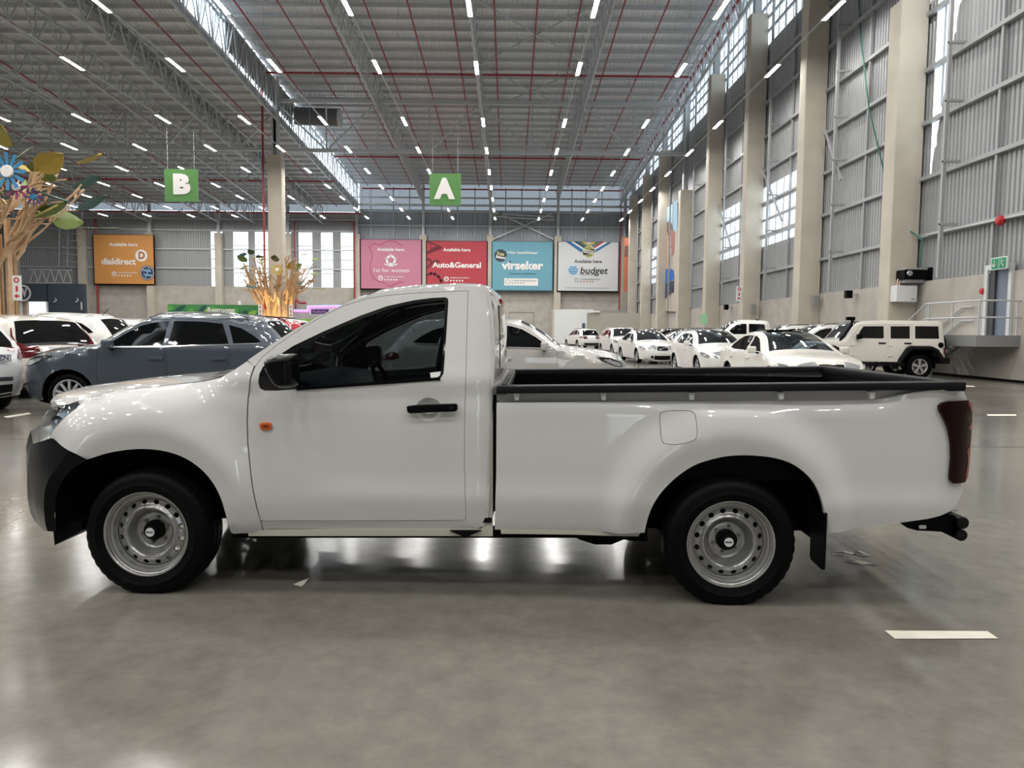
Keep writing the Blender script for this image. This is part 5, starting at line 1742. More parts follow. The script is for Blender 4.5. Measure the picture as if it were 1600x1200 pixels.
# --- white off-roader
def jeep():
    sil = [(.50, .55), (.30, .56), (.24, .62), (.22, .85), (.24, 1.08), (.36, 1.16), (.8, 1.20), (1.3, 1.235), (1.42, 1.26), (1.56, 1.42), (1.72, 1.62), (1.84, 1.74), (1.98, 1.785), (2.3, 1.81), (3.2, 1.83), (4.3, 1.82), (4.42, 1.785),
           (4.47, 1.6), (4.50, 1.2), (4.51, .9), (4.51, .66), (4.48, .60), (4.40, .58)]
    crown = [.03] * len(sil)
    w1 = [(1.78, 1.27), (1.90, 1.50), (2.00, 1.64), (2.62, 1.65), (2.62, 1.27)]
    w2 = [(2.83, 1.27), (2.83, 1.65), (3.42, 1.655), (3.42, 1.27)]
    w3 = [(3.58, 1.275), (3.58, 1.66), (4.30, 1.66), (4.32, 1.275)]
    d1 = [(1.60, .60), (1.58, .75), (1.58, 1.22), (1.70, 1.42), (1.88, 1.70), (2.70, 1.715), (2.71, 1.2), (2.70, .85), (2.58, .64), (2.45, .59), (1.7, .57)]
    d2 = [(2.76, .62), (2.755, .8), (2.755, 1.715), (3.5, 1.72), (3.50, 1.15), (3.46, 1.03), (3.30, .80), (3.14, .59), (2.85, .57)]
    arch = [(.66, .56), (.60, .70), (.40, .96), (.30, 1.0), (-.30, 1.0), (-.42, .93), (-.62, .62), (-.66, .55)]
    wh = WH_C

    def ex(root, X0, Y0, strip, yf):
        for cx in (S['fx'], S['rx']):
            for side in (1, -1):
                mb = MB()
                prof = [(.70, .60), (.63, .74), (.46, .98), (.30, 1.06), (-.34, 1.06), (-.46, 1.0), (-.68, .66), (-.72, .52)]
                inn = [(.62, .58), (.57, .70), (.38, .94), (.28, .98), (-.30, .98), (-.40, .92), (-.62, .62), (-.66, .50)]
                rows = []
                for (a, b), (c, d) in zip(prof, inn):
                    ya, yb, yc = side * (Y0 + .03), side * (Y0 - .14), side * (Y0 + .03)
                    rows.append([(cx + a + X0, ya, b), (cx + a + X0, yb, b - .03), (cx + c + X0, yb, d - .03), (cx + c + X0, yc, d)])
                mb.grid(rows)
                mb.build('fender_flare', M_CLADB, root, smooth=30)
        # snorkel on the near side of the windscreen
        y = Y0 + .10
        MB().tube([(1.25 + X0, y, 1.15), (1.42 + X0, y, 1.34), (1.62 + X0, y - .02, 1.66), (1.66 + X0, y - .02, 1.86)], .045, 8).build('snorkel', M_BLACK, root, smooth=40)
        MB().box(1.46 + X0, 1.71 + X0, y - .09, y + .05, 1.82, 1.93).build('snorkel_head', M_BLACK, root, bevel=.02)
        # spare wheel, bumpers
        c = copy_tree(wh, root, loc=(4.55 + X0 + .23, .0, 1.08))
        c.rotation_euler = (0, 0, pi / 2)
        MB().box(4.45 + X0, 4.70 + X0, Y0 + .08, -Y0 - .08, .50, .70).build('rear_bumper', M_CLADB, root, bevel=.03)
        MB().box(.0 + X0, .26 + X0, Y0 + .12, -Y0 - .12, .52, .72).build('front_bumper', M_CLADB, root, bevel=.03)
        MB().box(1.5 + X0, 3.3 + X0, Y0 + .04, Y0 + .14, .42, .52).build('side_step', M_CLADB, root, bevel=.02)
        for px_, pz_ in ((1.58, .74), (1.58, 1.06), (2.755, .74), (2.755, 1.06)):
            yy = float(yf(np.array([px_]), np.array([pz_]))[0])
            MB().box(px_ + X0 - .02, px_ + X0 + .13, yy - .02, yy + .01, pz_ - .022, pz_ + .022).build('hinge', P_CREAM, root, bevel=.004)
        yy = float(yf(np.array([4.36]), np.array([1.08]))[0])
        MB().lathe([(0, -.03), (.07, -.03), (.085, -.02), (.085, .02)], 20, (4.36 + X0, yy, 1.08)).build('fuel_cap', M_BLACK, root, smooth=40)
        for side in (1, -1):
            MB().box(4.46 + X0, 4.50 + X0, min(side * (Y0 + .02), side * (Y0 + .14)), max(side * (Y0 + .02), side * (Y0 + .14)), .80, 1.0).build('tail_lamp', M_LAMPR, root)
            MB().lathe([(0, 0), (.09, 0), (.09, .05)], 20, (.20 + X0, side * (Y0 + .36), 1.0), axis='x').build('headlamp', M_LAMPW, root, smooth=40)
        for k in range(7):
            MB().box(.185 + X0, .2 + X0, -.34 + k * .1, -.28 + k * .1, .82, 1.08).build('grille_slot', M_BLACK, root)
    S = dict(L=4.5, W=1.68, sil=sil, crown=crown, belt=lambda x: 1.22 + 0 * x, wr=.41, fx=.78, rx=3.75, sill=.56, arch=arch, paint=P_CREAM, wheel=wh, doors=[d1, d2], wins=[w1, w2, w3], round=.035, nose=.06, tail=.03, tumble=.10,
             glass=[('windscreen', 8, 12), ('rear_window', 17, 18)], hz=1.13, handle=M_BLACK, mirror=(1.80, 1.27), mirror_m=M_BLACK, patch=[], sidep=[], extra=(ex,), step=.10)
    return car('off_roader', S, None)
jp = jeep()
placed(jp, 11.25, 23.65, radians(-1.5), 'boxy cream white four-door off-roader with black flares, snorkel and spare wheel')
for o in (WH_A, WH_B, WH_C):
    for c in list(o.children): bpy.data.objects.remove(c)
    bpy.data.objects.remove(o)

# ================================================================ banners, signs, trees, wall fittings
def fit(o, w, h=None):
    bpy.context.view_layer.update()
    d = o.dimensions
    k = w / max(d.x, 1e-6)
    o.scale = (k, (h / max(d.y, 1e-6)) if h else k, 1)
    return o


class Board:
    """flat printed board facing the camera side, measured on the photograph"""
    def __init__(s, name, u0, v0, u1, v1, y, m, label, cat, th=.12, edge=None):
        a, b, c, d = on(1, u0, v0, y), on(1, u1, v0, y), on(1, u1, v1, y), on(1, u0, v1, y)
        s.y = y
        s.x0, s.x1 = (a.x + d.x) / 2, (b.x + c.x) / 2
        s.z1, s.z0 = (a.z + b.z) / 2, (c.z + d.z) / 2
        s.u0, s.u1, s.v0, s.v1 = u0, u1, v0, v1
        s.root = empty(name, ((s.x0 + s.x1) / 2, y, s.z0), label=label, cat=cat)
        s.w, s.h = s.x1 - s.x0, s.z1 - s.z0
        MB().box(-s.w / 2, s.w / 2, 0, th, 0, s.h).build('board', m, s.root)
        if edge:
            MB().box(-s.w / 2 - .12, s.w / 2 + .12, .02, th + .04, -.16, s.h + .05).build('frame', edge, s.root)

    def P(s, u, v):
        return ((u - s.u0) / (s.u1 - s.u0) - .5) * s.w, (s.v1 - v) / (s.v1 - s.v0) * s.h

    def poly(s, pts, m, name='print', off=.012):
        q = [s.P(*p) for p in pts]
        return MB().add([(x, -off, z) for x, z in q], [tuple(range(len(q)))]).build(name, m, s.root)

    def line(s, pts, wpx, m, name='print_line', off=.014):
        q = [s.P(*p) for p in pts]
        k = s.w / (s.u1 - s.u0) * wpx
        mb = MB()
        for a, b in zip(q, q[1:]):
            dx_, dz_ = b[0] - a[0], b[1] - a[1]
            L = math.hypot(dx_, dz_) or 1
            nx, nz = -dz_ / L * k / 2, dx_ / L * k / 2
            ex_, ez_ = dx_ / L * k * .2, dz_ / L * k * .2
            mb.add([(a[0] + nx - ex_, -off, a[1] + nz - ez_), (a[0] - nx - ex_, -off, a[1] - nz - ez_), (b[0] - nx + ex_, -off, b[1] - nz + ez_), (b[0] + nx + ex_, -off, b[1] + nz + ez_)], [(0, 1, 2, 3)])
        return mb.build(name, m, s.root)

    def disc(s, u, v, r, m, r0=0, name='print_disc', off=.016, n=24):
        x, z = s.P(u, v)
        k = s.w / (s.u1 - s.u0)
        mb = MB()
        vs = []
        for i in range(n):
            a = 2 * pi * i / n
            vs += [(x + k * r * cos(a), -off, z + k * r * sin(a)), (x + k * r0 * cos(a), -off, z + k * r0 * sin(a))]
        mb.add(vs, [(2 * i, 2 * ((i + 1) % n), 2 * ((i + 1) % n) + 1, 2 * i + 1) for i in range(n)] if r0 else [tuple(range(0, 2 * n, 2))])
        return mb.build(name, m, s.root)

    def text(s, t, u0, v0, u1, v1, m, bold=.012, rot=0., name='lettering', shear=0.):
        a, b = s.P(u0, v0), s.P(u1, v1)
        o = text(name, t, m, s.root, ((a[0] + b[0]) / 2, -.03, (a[1] + b[1]) / 2), (pi / 2, -rot, 0), 1.0, .006, bold=bold, shear=shear)
        return fit(o, b[0] - a[0], a[1] - b[1])

    def stars(s, u, v, m, mw, mt=None, n=5):
        s.disc(u, v, 3.9, m, 2.7)
        s.text('W', u - 2.2, v - 1.7, u + 2.2, v + 1.7, m)
        s.text('Trusted Insurance Partner', u + 5.5, v - 3, u + 36, v - .9, m, .02)
        for k in range(n): s.disc(u + 7 + k * 4.55, v + 2.6, 1.35, mt or m, name='star', n=8)


W_ = mat('print_white', (.80, .78, .76), .6)
YB_ = YF - .85
ora = Board('insurance_banner', 147, 367, 240, 443.5, YB_, mat('orange_print', (.60, .27, .075), .6), 'orange banner reading Available here dialdirect on the far wall', 'banner', edge=M_BLACK)
ora.text('Available here', 171.5, 379.5, 215.5, 385, W_, .03)
ora.text('dialdirect', 158, 404, 212, 414, W_, .03)
ora.disc(221, 399, 9.3, W_)
ora.text('D', 216.5, 393.5, 226.5, 405, mat('print_orange_dark', (.42, .14, .05), .6), .04).location.y = -.035
ora.stars(178, 428, W_, W_)
NAVY = mat('print_navy', (.012, .035, .09), .6)
ora.disc(229.5, 426, 11.6, NAVY); ora.disc(229.5, 426, 10.4, W_, 9.6, off=.02)
LBL = mat('print_light_blue', (.35, .58, .75), .6)
ora.text('YADA', 221, 420.5, 236, 424.5, LBL, .03, rot=-.1); ora.text('YADA', 223, 427.5, 238, 431.5, LBL, .03, rot=-.1)
ora.line([(226, 435.5), (233, 417)], .9, LBL, off=.022)

pink = Board('insurance_banner', 564, 374.5, 658, 451, YB_, mat('pink_print', (.50, .19, .275), .6, noise=.05, nscale=.4), 'pink banner reading Available here 1st for women with a crest outline', 'banner', edge=M_BLACK)
MAG = mat('print_magenta', (.40, .02, .10), .6)
def z1p(x, y): return (555 + x * .075, 365 + y * .075)
pink.line([z1p(*p) for p in ((980, 260), (920, 215), (860, 180), (790, 158), (720, 150), (650, 165), (590, 200), (540, 235), (490, 245), (440, 230), (405, 198), (345, 250), (288, 295), (330, 350), (352, 430), (350, 520), (325, 600), (305, 700), (318, 800), (350, 890), (400, 950), (470, 990), (590, 1020), (680, 1060), (740, 1112), (800, 1060), (900, 1020), (1020, 1000))], .9, MAG)
pink.text('Available here', 589.5, 387.5, 631.5, 392.5, W_, .03)
pink.disc(610.7, 406.5, 8.0, W_, 4.5)
for k in range(5):
    a = pi / 2 + 2 * pi * k / 5
    pink.disc(610.7 + 4.0 * cos(a), 406.5 - 4.0 * sin(a), 1.5, MAG if 0 else mat('print_crest_grey', (.45, .22, .30), .6), name='petal', n=8, off=.02)
    pink.disc(610.7 + 8.0 * cos(a), 406.5 - 8.0 * sin(a), 1.6, W_, name='petal', n=8)
pink.line([(601, 412.5), (610.7, 416), (620.5, 412.5)], 1.6, W_)
pink.text('1st for women', 583.8, 419.5, 638.5, 425.5, W_, .004)
pink.stars(594.5, 434.5, W_, W_)

red = Board('insurance_banner', 667, 377, 760.5, 446 + 2, YB_, mat('red_print', (.42, .042, .06), .6, noise=.05, nscale=.4), 'red banner reading Available here Auto&General behind the pickup roof', 'banner', edge=M_BLACK)
DRED = mat('print_dark_red', (.13, .012, .02), .6)
def z2p(x, y): return (660 + x * .075, 365 + y * .075)
red.poly([z2p(*p) for p in ((100, 150), (130, 160), (405, 275), (400, 320), (100, 440), (100, 370), (165, 345), (175, 260), (150, 200), (100, 190))], DRED)
red.poly([z2p(*p) for p in ((180, 215), (300, 265), (185, 310))], MATS['red_print'], off=.02)
red.poly([z2p(*p) for p in ((100, 510), (160, 520), (210, 580), (260, 545), (330, 550), (365, 610), (220, 620), (100, 750), (100, 690), (170, 600), (100, 560))], DRED)
red.line([z2p(*p) for p in ((100, 870), (180, 830), (260, 845), (340, 900), (390, 980), (395, 1080))], 4.2, DRED)
red.text('Available here', 692.5, 388, 735, 393, W_, .03)
t_ = red.text('Auto&General', 676, 410, 752, 419, W_, .03)
red.stars(697.5, 436, W_, W_)

blu = Board('insurance_banner', 769.5, 377.5, 863, 453.5, YB_, mat('blue_print', (.135, .34, .43), .6), 'light blue banner reading Hier beskikbaar virseker above the load bed', 'banner', edge=mat('dark_teal', (.01, .05, .07), .6))
BLK = mat('print_black', (.012, .014, .018), .6)
blu.text('Hier beskikbaar', 793, 392.5, 840, 397, W_)
blu.disc(782, 399.5, 9.8, mat('print_charcoal', (.03, .05, .065), .6))
YEL = mat('print_yellow', (.66, .62, .22), .6)
blu.text('Trots', 775.5, 394.5, 787.5, 399.5, YEL, .03, rot=-.15, shear=.1); blu.text('Bekend', 774.5, 400, 790, 404.5, W_, .03, rot=-.15, shear=.1)
blu.text('virseker', 783.5, 408.5, 849, 422, W_, .04)
blu.disc(796.6, 409, 1.5, NAVY, off=.05)
blu.text("'n Produk van Auto&General", 795, 426.2, 837, 428.6, mat('print_teal', (.03, .14, .20), .6), .01)
blu.poly([(788, 435), (841, 435), (841, 446.3), (788, 446.3)], W_)
GRN = mat('print_grey_green', (.20, .30, .28), .6)
blu.disc(793.5, 440.5, 3.6, GRN, 2.9, off=.02)
blu.text('Trusted Insurance Partner', 799, 437, 838.5, 439.5, GRN, .01)
for k in range(5): blu.disc(800.5 + 4.6 * k, 442.3, 1.2, GRN, name='star', n=8, off=.02)

whi = Board('insurance_banner', 872, 378, 966, 454.5, YB_, mat('pale_print', (.60, .61, .62), .6), 'white banner reading Available here budget with a ribbon medal', 'banner', edge=M_BLACK)
def z4p(x, y): return (866 + x * .075, 370 + y * .075)
RIB = [((230, 105), (330, 105), (600, 270), (560, 330), mat('print_mid_blue', (.02, .14, .33), .6)), ((335, 105), (400, 105), (620, 240), (600, 270), W_), ((400, 105), (470, 105), (640, 220), (610, 240), NAVY),
       ((470, 105), (560, 105), (680, 190), (640, 220), mat('print_green', (.05, .16, .09), .6)), ((560, 105), (650, 105), (740, 190), (690, 200), mat('print_gold', (.50, .38, .10), .6)),
       ((1190, 115), (1110, 110), (850, 270), (850, 325), MATS['print_mid_blue']), ((1105, 110), (1030, 108), (830, 240), (845, 270), W_), ((1025, 108), (950, 105), (810, 210), (830, 240), mat('print_medal_red', (.36, .03, .04), .6)),
       ((945, 105), (870, 105), (760, 190), (800, 210), MATS['print_green']), ((870, 105), (790, 105), (690, 180), (740, 195), MATS['print_gold'])]
for a, b, c, d, m in RIB: whi.poly([z4p(*a), z4p(*b), z4p(*c), z4p(*d)], m)
whi.disc(*z4p(715, 315), 8.6, mat('print_olive', (.38, .38, .12), .6), off=.02)
whi.disc(*z4p(715, 315), 6.2, BLK, 5.4, off=.024)
whi.poly([z4p(590, 310), z4p(830, 250), z4p(840, 330), z4p(600, 385)], BLK, off=.028)
whi.text('GOOD', 912, 391, 928, 396.5, W_, .03, rot=-.15)
whi.text('Available here', 897.5, 406, 940, 411, BLK, .012)
whi.text('budget', 906, 416, 949, 430, BLK, .012, shear=.15)
whi.text('insurance', 906, 427.5, 929, 430, GRN, .004)
SKY = MATS['print_light_blue']
whi.disc(895.7, 422.5, 7.6, SKY)
for dv, hw in ((-4.6, 4.6), (-1.6, 7.0), (1.6, 7.2), (4.6, 5.4)):
    whi.line([(895.7 - hw, 422.5 + dv - 1), (895.7 - hw * .3, 422.5 + dv + .6), (895.7 + hw * .4, 422.5 + dv + .5), (895.7 + hw, 422.5 + dv - 1)], 1.3, MATS['print_mid_blue'], off=.022)
whi.disc(901.5, 438, 3.4, GRN, 2.6)
whi.text('Trusted Insurance Partner', 907, 434.8, 938, 437.2, GRN, .01)
for k in range(5): whi.disc(908.3 + 4.6 * k, 440, 1.3, mat('print_copper', (.40, .20, .10), .6), name='star', n=8)
whi.line([(884, 450), (952, 450)], .7, GRN)

# zone signs
M_SG = mat('sign_green', (.085, .235, .06), .5)
for L_, (u0, v0, u1, v1), w, tb_ in (('A', (671, 271, 720, 321), 'nave', (678, 279.5, 711, 313)), ('B', (257, 264, 309, 315), 'left aisle', (269.5, 273, 297, 305.5))):
    b = Board('zone_sign', u0, v0, u1, v1, 50, M_SG, 'square green hanging sign with a bold white letter ' + L_, 'sign', th=.08)
    b.text(L_, *tb_, W_, .07)
    zt_ = zroof(50) + (DZL if L_ == 'B' else 0)
    for sx in (-.8, .8): MB().bar((sx * b.w / 2, .04, b.h), (sx * b.w / 2, .04, zt_ - b.z0 - .01), .015).build('hanger', M_STEEL, b.root)

# restrooms sign
GR1, GR2, GR3, GR4 = mat('leaf_green', (.10, .36, .06), .6), mat('deep_green', (.02, .17, .06), .6), mat('dark_teal_green', (.015, .08, .07), .6), mat('lime_green', (.28, .52, .08), .6)
b = Board('restrooms_sign', 262.5, 476, 404, 537.5, 66, mat('mid_green_print', (.05, .24, .07), .6), 'long green leaf-patterned partition lettered Restrooms', 'sign', th=.15)
random.seed(3)
for k in range(16):
    u = 266 + k * 8.6; v = 478 + random.uniform(0, 16)
    a = random.uniform(-1, 1); l = random.uniform(9, 18); w = random.uniform(3, 5)
    pts = []
    for t in np.linspace(0, 2 * pi, 13)[:-1]:
        x, y = l * cos(t) / 2, w * sin(t) * (1 - .5 * cos(t))
        pts.append((min(max(u + x * cos(a) - y * sin(a), 263), 403.5), min(max(v + x * sin(a) + y * cos(a), 476.5), 511)))
    b.poly(pts, (GR1, GR2, GR3, GR4)[k % 4], 'leaf_print', off=.012 + .002 * k)
t_ = b.text('Restrooms', 325.5, 480.5, 367.5, 489, W_, .03); t_.location.y = -.10
t_.parent = b.root
# fire point signs flanking
def fire_sign(name, ax, u0, v0, u1, v1, val, label):
    if ax == 1:
        bd_ = Board(name, u0, v0, u1, v1, val, M_STICK, label, 'sign', th=.04)
        cu_ = (u0 + u1) / 2; h_ = v1 - v0; w_ = u1 - u0
        bd_.disc(cu_, v0 + h_ * .18, w_ * .32, mat('sign_red', (.5, .02, .03), .5), w_ * .18)
        bd_.poly([(cu_ - w_ * .13, v0 + h_ * .42), (cu_ + w_ * .13, v0 + h_ * .42), (cu_ + w_ * .13, v0 + h_ * .64), (cu_ - w_ * .13, v0 + h_ * .64)], MATS['sign_red'])
        bd_.poly([(cu_ - w_ * .32, v0 + h_ * .82), (cu_, v0 + h_ * .72), (cu_, v0 + h_ * .79), (cu_ + w_ * .3, v0 + h_ * .79), (cu_ + w_ * .3, v0 + h_ * .85), (cu_, v0 + h_ * .85), (cu_, v0 + h_ * .92)], MATS['sign_red'])
        return bd_
fire_sign('fire_sign', 1, 19.5, 430.5, 33, 469.5, 26.0, 'white fire equipment sign with red symbols on the nearer tree')
fire_sign('fire_sign', 1, 403.5, 476, 409.5, 496, 59.5, 'small red and white sign left of the lit tree trunk')
fire_sign('fire_sign', 1, 451.5, 476, 457.5, 496, 59.5, 'small red and white sign right of the lit tree trunk')

# lit booth with purple and blue light strips
bo = Board('neon_booth', 458, 489, 560, 537, 70, mat('booth_panel', (.45, .43, .42), .6), 'booth with purple and blue light strips beside the lit tree', 'booth', th=1.2)
bo.poly([(463, 499), (560, 497), (560, 513), (463, 513)], GR4)
NEOP, NEOB = mat('purple_strip', (.3, .05, .5), .5, emit=(.75, .12, 1.0), estr=3.2), mat('blue_strip', (.1, .1, .5), .5, emit=(.22, .25, 1.0), estr=3.2)
def strip3(pts, m, nm):
    q_ = [bo.P(*p) for p in pts]
    mb = MB()
    for a, c in zip(q_, q_[1:]): mb.bar((a[0], -.06, a[1]), (c[0], -.06, c[1]), .08, .10)
    mb.build(nm, m, bo.root)
strip3([(460, 485), (481, 485), (481, 478.5), (545, 477)], NEOB, 'light_strip'); strip3([(460, 487), (483, 487), (483, 480.5), (545, 479)], NEOP, 'light_strip')
bo.poly([(484, 482), (530, 481), (530, 491), (484, 492)], W_)
bo.poly([(486.5, 483.5), (514.5, 483), (513, 490.5), (486.5, 491)], mat('print_violet', (.06, .03, .14), .6), off=.02)
bo.text('RadioFit', 489, 485, 510.5, 489.5, mat('print_lilac', (.45, .25, .55), .6), .01).location.y = -.05

# wooden pole trees
M_WOOD = mat('plywood', (.50, .33, .19), .65, noise=.18, nscale=3)
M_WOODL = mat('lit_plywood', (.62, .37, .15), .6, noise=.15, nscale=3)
LEAFM = [mat('leaf_sheet_green', (.16, .22, .05), .5), mat('leaf_sheet_olive', (.28, .25, .05), .5), mat('leaf_sheet_teal', (.05, .13, .12), .5), mat('leaf_sheet_dark', (.05, .08, .04), .5), mat('leaf_sheet_mustard', (.42, .30, .05), .5)]
def wood_tree(x, y, seed, label, nb, R=1.15, H=4.2, top=7.6, reach=2.9, leaves=22, ls=1.0):
    rnd = random.Random(seed)
    t = empty('wooden_tree', (x, y, 0), label=label, cat='tree')
    for k in range(nb):
        a = 2 * pi * k / nb + rnd.uniform(-.08, .08)
        r = R * rnd.uniform(.8, 1.0)
        w = rnd.uniform(.10, .32)
        bx, by = r * cos(a), r * sin(a)
        h = H * rnd.uniform(.86, 1.1)
        mb = MB()
        mb.bar((bx, by, 0), (bx, by, h), w, .09, up=(cos(a), sin(a), 0))
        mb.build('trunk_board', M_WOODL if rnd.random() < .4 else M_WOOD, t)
        # fork: three to five branches fanning out
        for j in range(3):
            a2 = a + rnd.uniform(-.5, .5)
            rr = reach * rnd.uniform(.45, 1.0)
            z2 = H + (top - H) * rnd.uniform(.25, .95)
            p0 = Vector((bx, by, h - rnd.uniform(0, 1.2)))
            p2 = Vector((rr * cos(a2), rr * sin(a2), z2))
            p1 = p0.lerp(p2, .5) + Vector((rnd.uniform(-.2, .2), rnd.uniform(-.2, .2), -.25))
            mb = MB()
            mb.bar(p0, p1, .15, .07).bar(p1, p2, .11, .06)
            for s in range(4):
                q0 = p0.lerp(p2, rnd.uniform(.45, .95))
                dd = Vector((cos(a2 + rnd.uniform(-1.2, 1.2)), sin(a2 + rnd.uniform(-1.2, 1.2)), rnd.uniform(-.1, 1.1))) * rnd.uniform(.35, .85)
                mb.bar(q0, q0 + dd, .075, .045)
            mb.build('branch', M_WOOD, t)
    for k in range(leaves):
        a = rnd.uniform(0, 2 * pi)
        rr = reach * rnd.uniform(.3, 1.05)
        z = top - rnd.uniform(-.2, 2.6)
        l, w = rnd.uniform(.5, 1.1) * ls, rnd.uniform(.18, .38) * ls
        d = Vector((cos(a), sin(a), rnd.uniform(-.5, .8))).normalized()
        s = d.cross(Vector((rnd.uniform(-1, 1), rnd.uniform(-1, 1), 1))).normalized()
        c = Vector((rr * cos(a), rr * sin(a), z))
        nn = d.cross(s)
        vs = []
        for tt, ww in ((0, .05), (.25, .8), (.5, 1), (.8, .6), (1, .04)):
            for sg in (-1, 0, 1): vs.append(c + d * l * tt + s * w * ww * sg / 1 + nn * (.05 * abs(sg)))
        mb = MB().add(vs, [(3 * i + j, 3 * i + j + 1, 3 * i + j + 4, 3 * i + j + 3) for i in range(4) for j in range(2)])
        mb.add([v + nn * .012 for v in vs], [(3 * i + j + 3, 3 * i + j + 4, 3 * i + j + 1, 3 * i + j) for i in range(4) for j in range(2)])
        mb.build('leaf', LEAFM[k % 5], t, recalc=False)
    return t


def flower(t, u, v, y, r, m, mc, n=12):
    p = on(1, u, v, y) - t.location
    f = empty('flower'); f.parent = t; f.location = p
    for k in range(n):
        a = 2 * pi * k / n
        vs = [(0, 0, 0), (r * .55 * cos(a - .17), -.02, r * .55 * sin(a - .17)), (r * cos(a - .1), -.05, r * sin(a - .1)), (r * cos(a + .1), -.05, r * sin(a + .1)), (r * .55 * cos(a + .17), -.02, r * .55 * sin(a + .17))]
        MB().add(vs, [(0, 1, 2, 3, 4)]).add([(a_, b_ + .02, c_) for a_, b_, c_ in vs], [(4, 3, 2, 1, 0)]).build('petal', m, f)
    MB().lathe([(0, -.09), (r * .3, -.09), (r * .33, -.05), (r * .33, .0)], 20).build('flower_centre', mc, f, smooth=40)


t2 = wood_tree(XS + .05, 62, 11, 'warmly lit artificial tree of wooden boards around the free concrete column', 20, R=1.25, H=4.2, top=7.3, reach=3.0, leaves=34)
flower(t2, 433, 421.5, 59.4, .45, mat('yellow_petal', (.62, .42, .03), .5), W_)
flower(t2, 408, 408, 59.6, .34, MATS['leaf_sheet_mustard'], W_)
for a in (-.9, -.2, .5):
    p = (t2.location.x + 1.9 * sin(a), t2.location.y - 1.9 * cos(a), .12)
    ld = bpy.data.lights.new('tree_uplight', 'SPOT'); ld.energy = 700; ld.color = (1, .66, .28); ld.spot_size = radians(60); ld.shadow_soft_size = .08
    lo_ = bpy.data.objects.new('tree_uplight', ld); COL.objects.link(lo_)
    lo_.location = p
    lo_.rotation_euler = (Vector((t2.location.x, t2.location.y, 3.5)) - Vector(p)).to_track_quat('-Z', 'Y').to_euler()
t1 = wood_tree(XS - .35, 27.5, 5, 'large artificial tree of wooden boards with coloured leaves and flowers at the left edge', 18, R=1.3, H=4.9, top=7.6, reach=3.7, leaves=40, ls=1.5)
flower(t1, 12, 268, 25.0, .62, mat('blue_petal', (.03, .22, .42), .5), W_, 12)
flower(t1, 26, 292, 25.2, .42, mat('magenta_petal', (.28, .02, .12), .5), W_, 8)
flower(t1, 3, 283, 25.4, .32, MATS['yellow_petal'], MATS['yellow_petal'], 9)
flower(t1, 53, 308, 25.6, .30, mat('violet_petal', (.10, .05, .22), .5), MATS['blue_petal'], 8)

# dark blue entrance block and bright doorway, far left
M_SLATE = mat('slate_blue_panel', (.055, .075, .10), .6)
eb = empty('entrance_block', label='dark slate blue entrance block with a bright doorway on the far left', cat='kiosk')
p = lambda u, v, y=92.5: on(1, u, v, y)
def slab(u0, v0, u1, v1, y, th, m, nm, par):
    a, c = p(u0, v0, y), p(u1, v1, y)
    return MB().box(a.x, c.x, y, y + th, c.z, a.z).build(nm, m, par)
slab(20, 443, 73.5, 471, 92.5, .6, M_SLATE, 'header', eb)
slab(74, 443, 134, 545, 92.4, .6, M_SLATE, 'side_panel', eb)
slab(20, 471, 33, 545, 92.5, .6, M_CONC, 'door_jamb', eb)
slab(33, 471, 45, 545, 93.4, .1, mat('warm_panel', (.62, .48, .36), .6), 'inner_panel', eb)
a, c = p(45, 471.5, 93.6), p(73.5, 542, 93.6)
MB().box(a.x, c.x, 93.6, 93.7, c.z, a.z).build('lit_glass_door', mat('daylit_glass', (.8, .85, .9), .3, emit=(.85, .93, 1.0), estr=1.6), eb)
o = MB().lathe([(1.05, 0), (.8, 0)], 24, (p(36, 458).x, 92.44, p(36, 458).z)).build('logo_ring', W_, eb)
o = text('logo_letter', 'W', W_, eb, (p(36, 458).x, 92.40, p(36, 458).z), (pi / 2, 0, 0), 1.0, .01, bold=.05); fit(o, 1.2, 1.1)
for u in (86, 120):
    q = p(u, 466, 92.3)
    MB().bar(q, q + Vector((.35, -.3, -.25)), .12).bar(q + Vector((.35, -.3, -.25)), q + Vector((.1, -.5, -.5)), .1).build('wall_lamp', M_STEEL, eb)
slab(126, 472, 128, 484, 92.3, .08, W_, 'door_notice', eb)
# caged ladder and small truss on the left of the far wall
ld_ = empty('cat_ladder', label='steel cat ladder high on the far wall beside the nearer wooden tree', cat='ladder')
for u in (94, 107): MB().bar(p(u, 327, 93.8), p(u - 2, 417, 93.8), .12).build('stile', M_STEEL, ld_)
for v in range(330, 418, 11): MB().bar(p(93.5, v, 93.8), p(125, v + 3, 92.6), .11).build('rung', M_STEEL, ld_)
lt = empty('lattice_beam', label='small zigzag steel lattice beam above the slate blue entrance block', cat='truss')
MB().bar(p(44, 421), p(112, 422), .14).build('top_chord', M_STEEL, lt); MB().bar(p(44, 442), p(112, 442), .14).build('bottom_chord', M_STEEL, lt)
for k in range(10):
    u = 46 + k * 6.6
    MB().bar(p(u, 421.5 if k % 2 else 441.5), p(u + 6.6, 441.5 if k % 2 else 421.5), .1).build('brace', M_STEEL, lt)

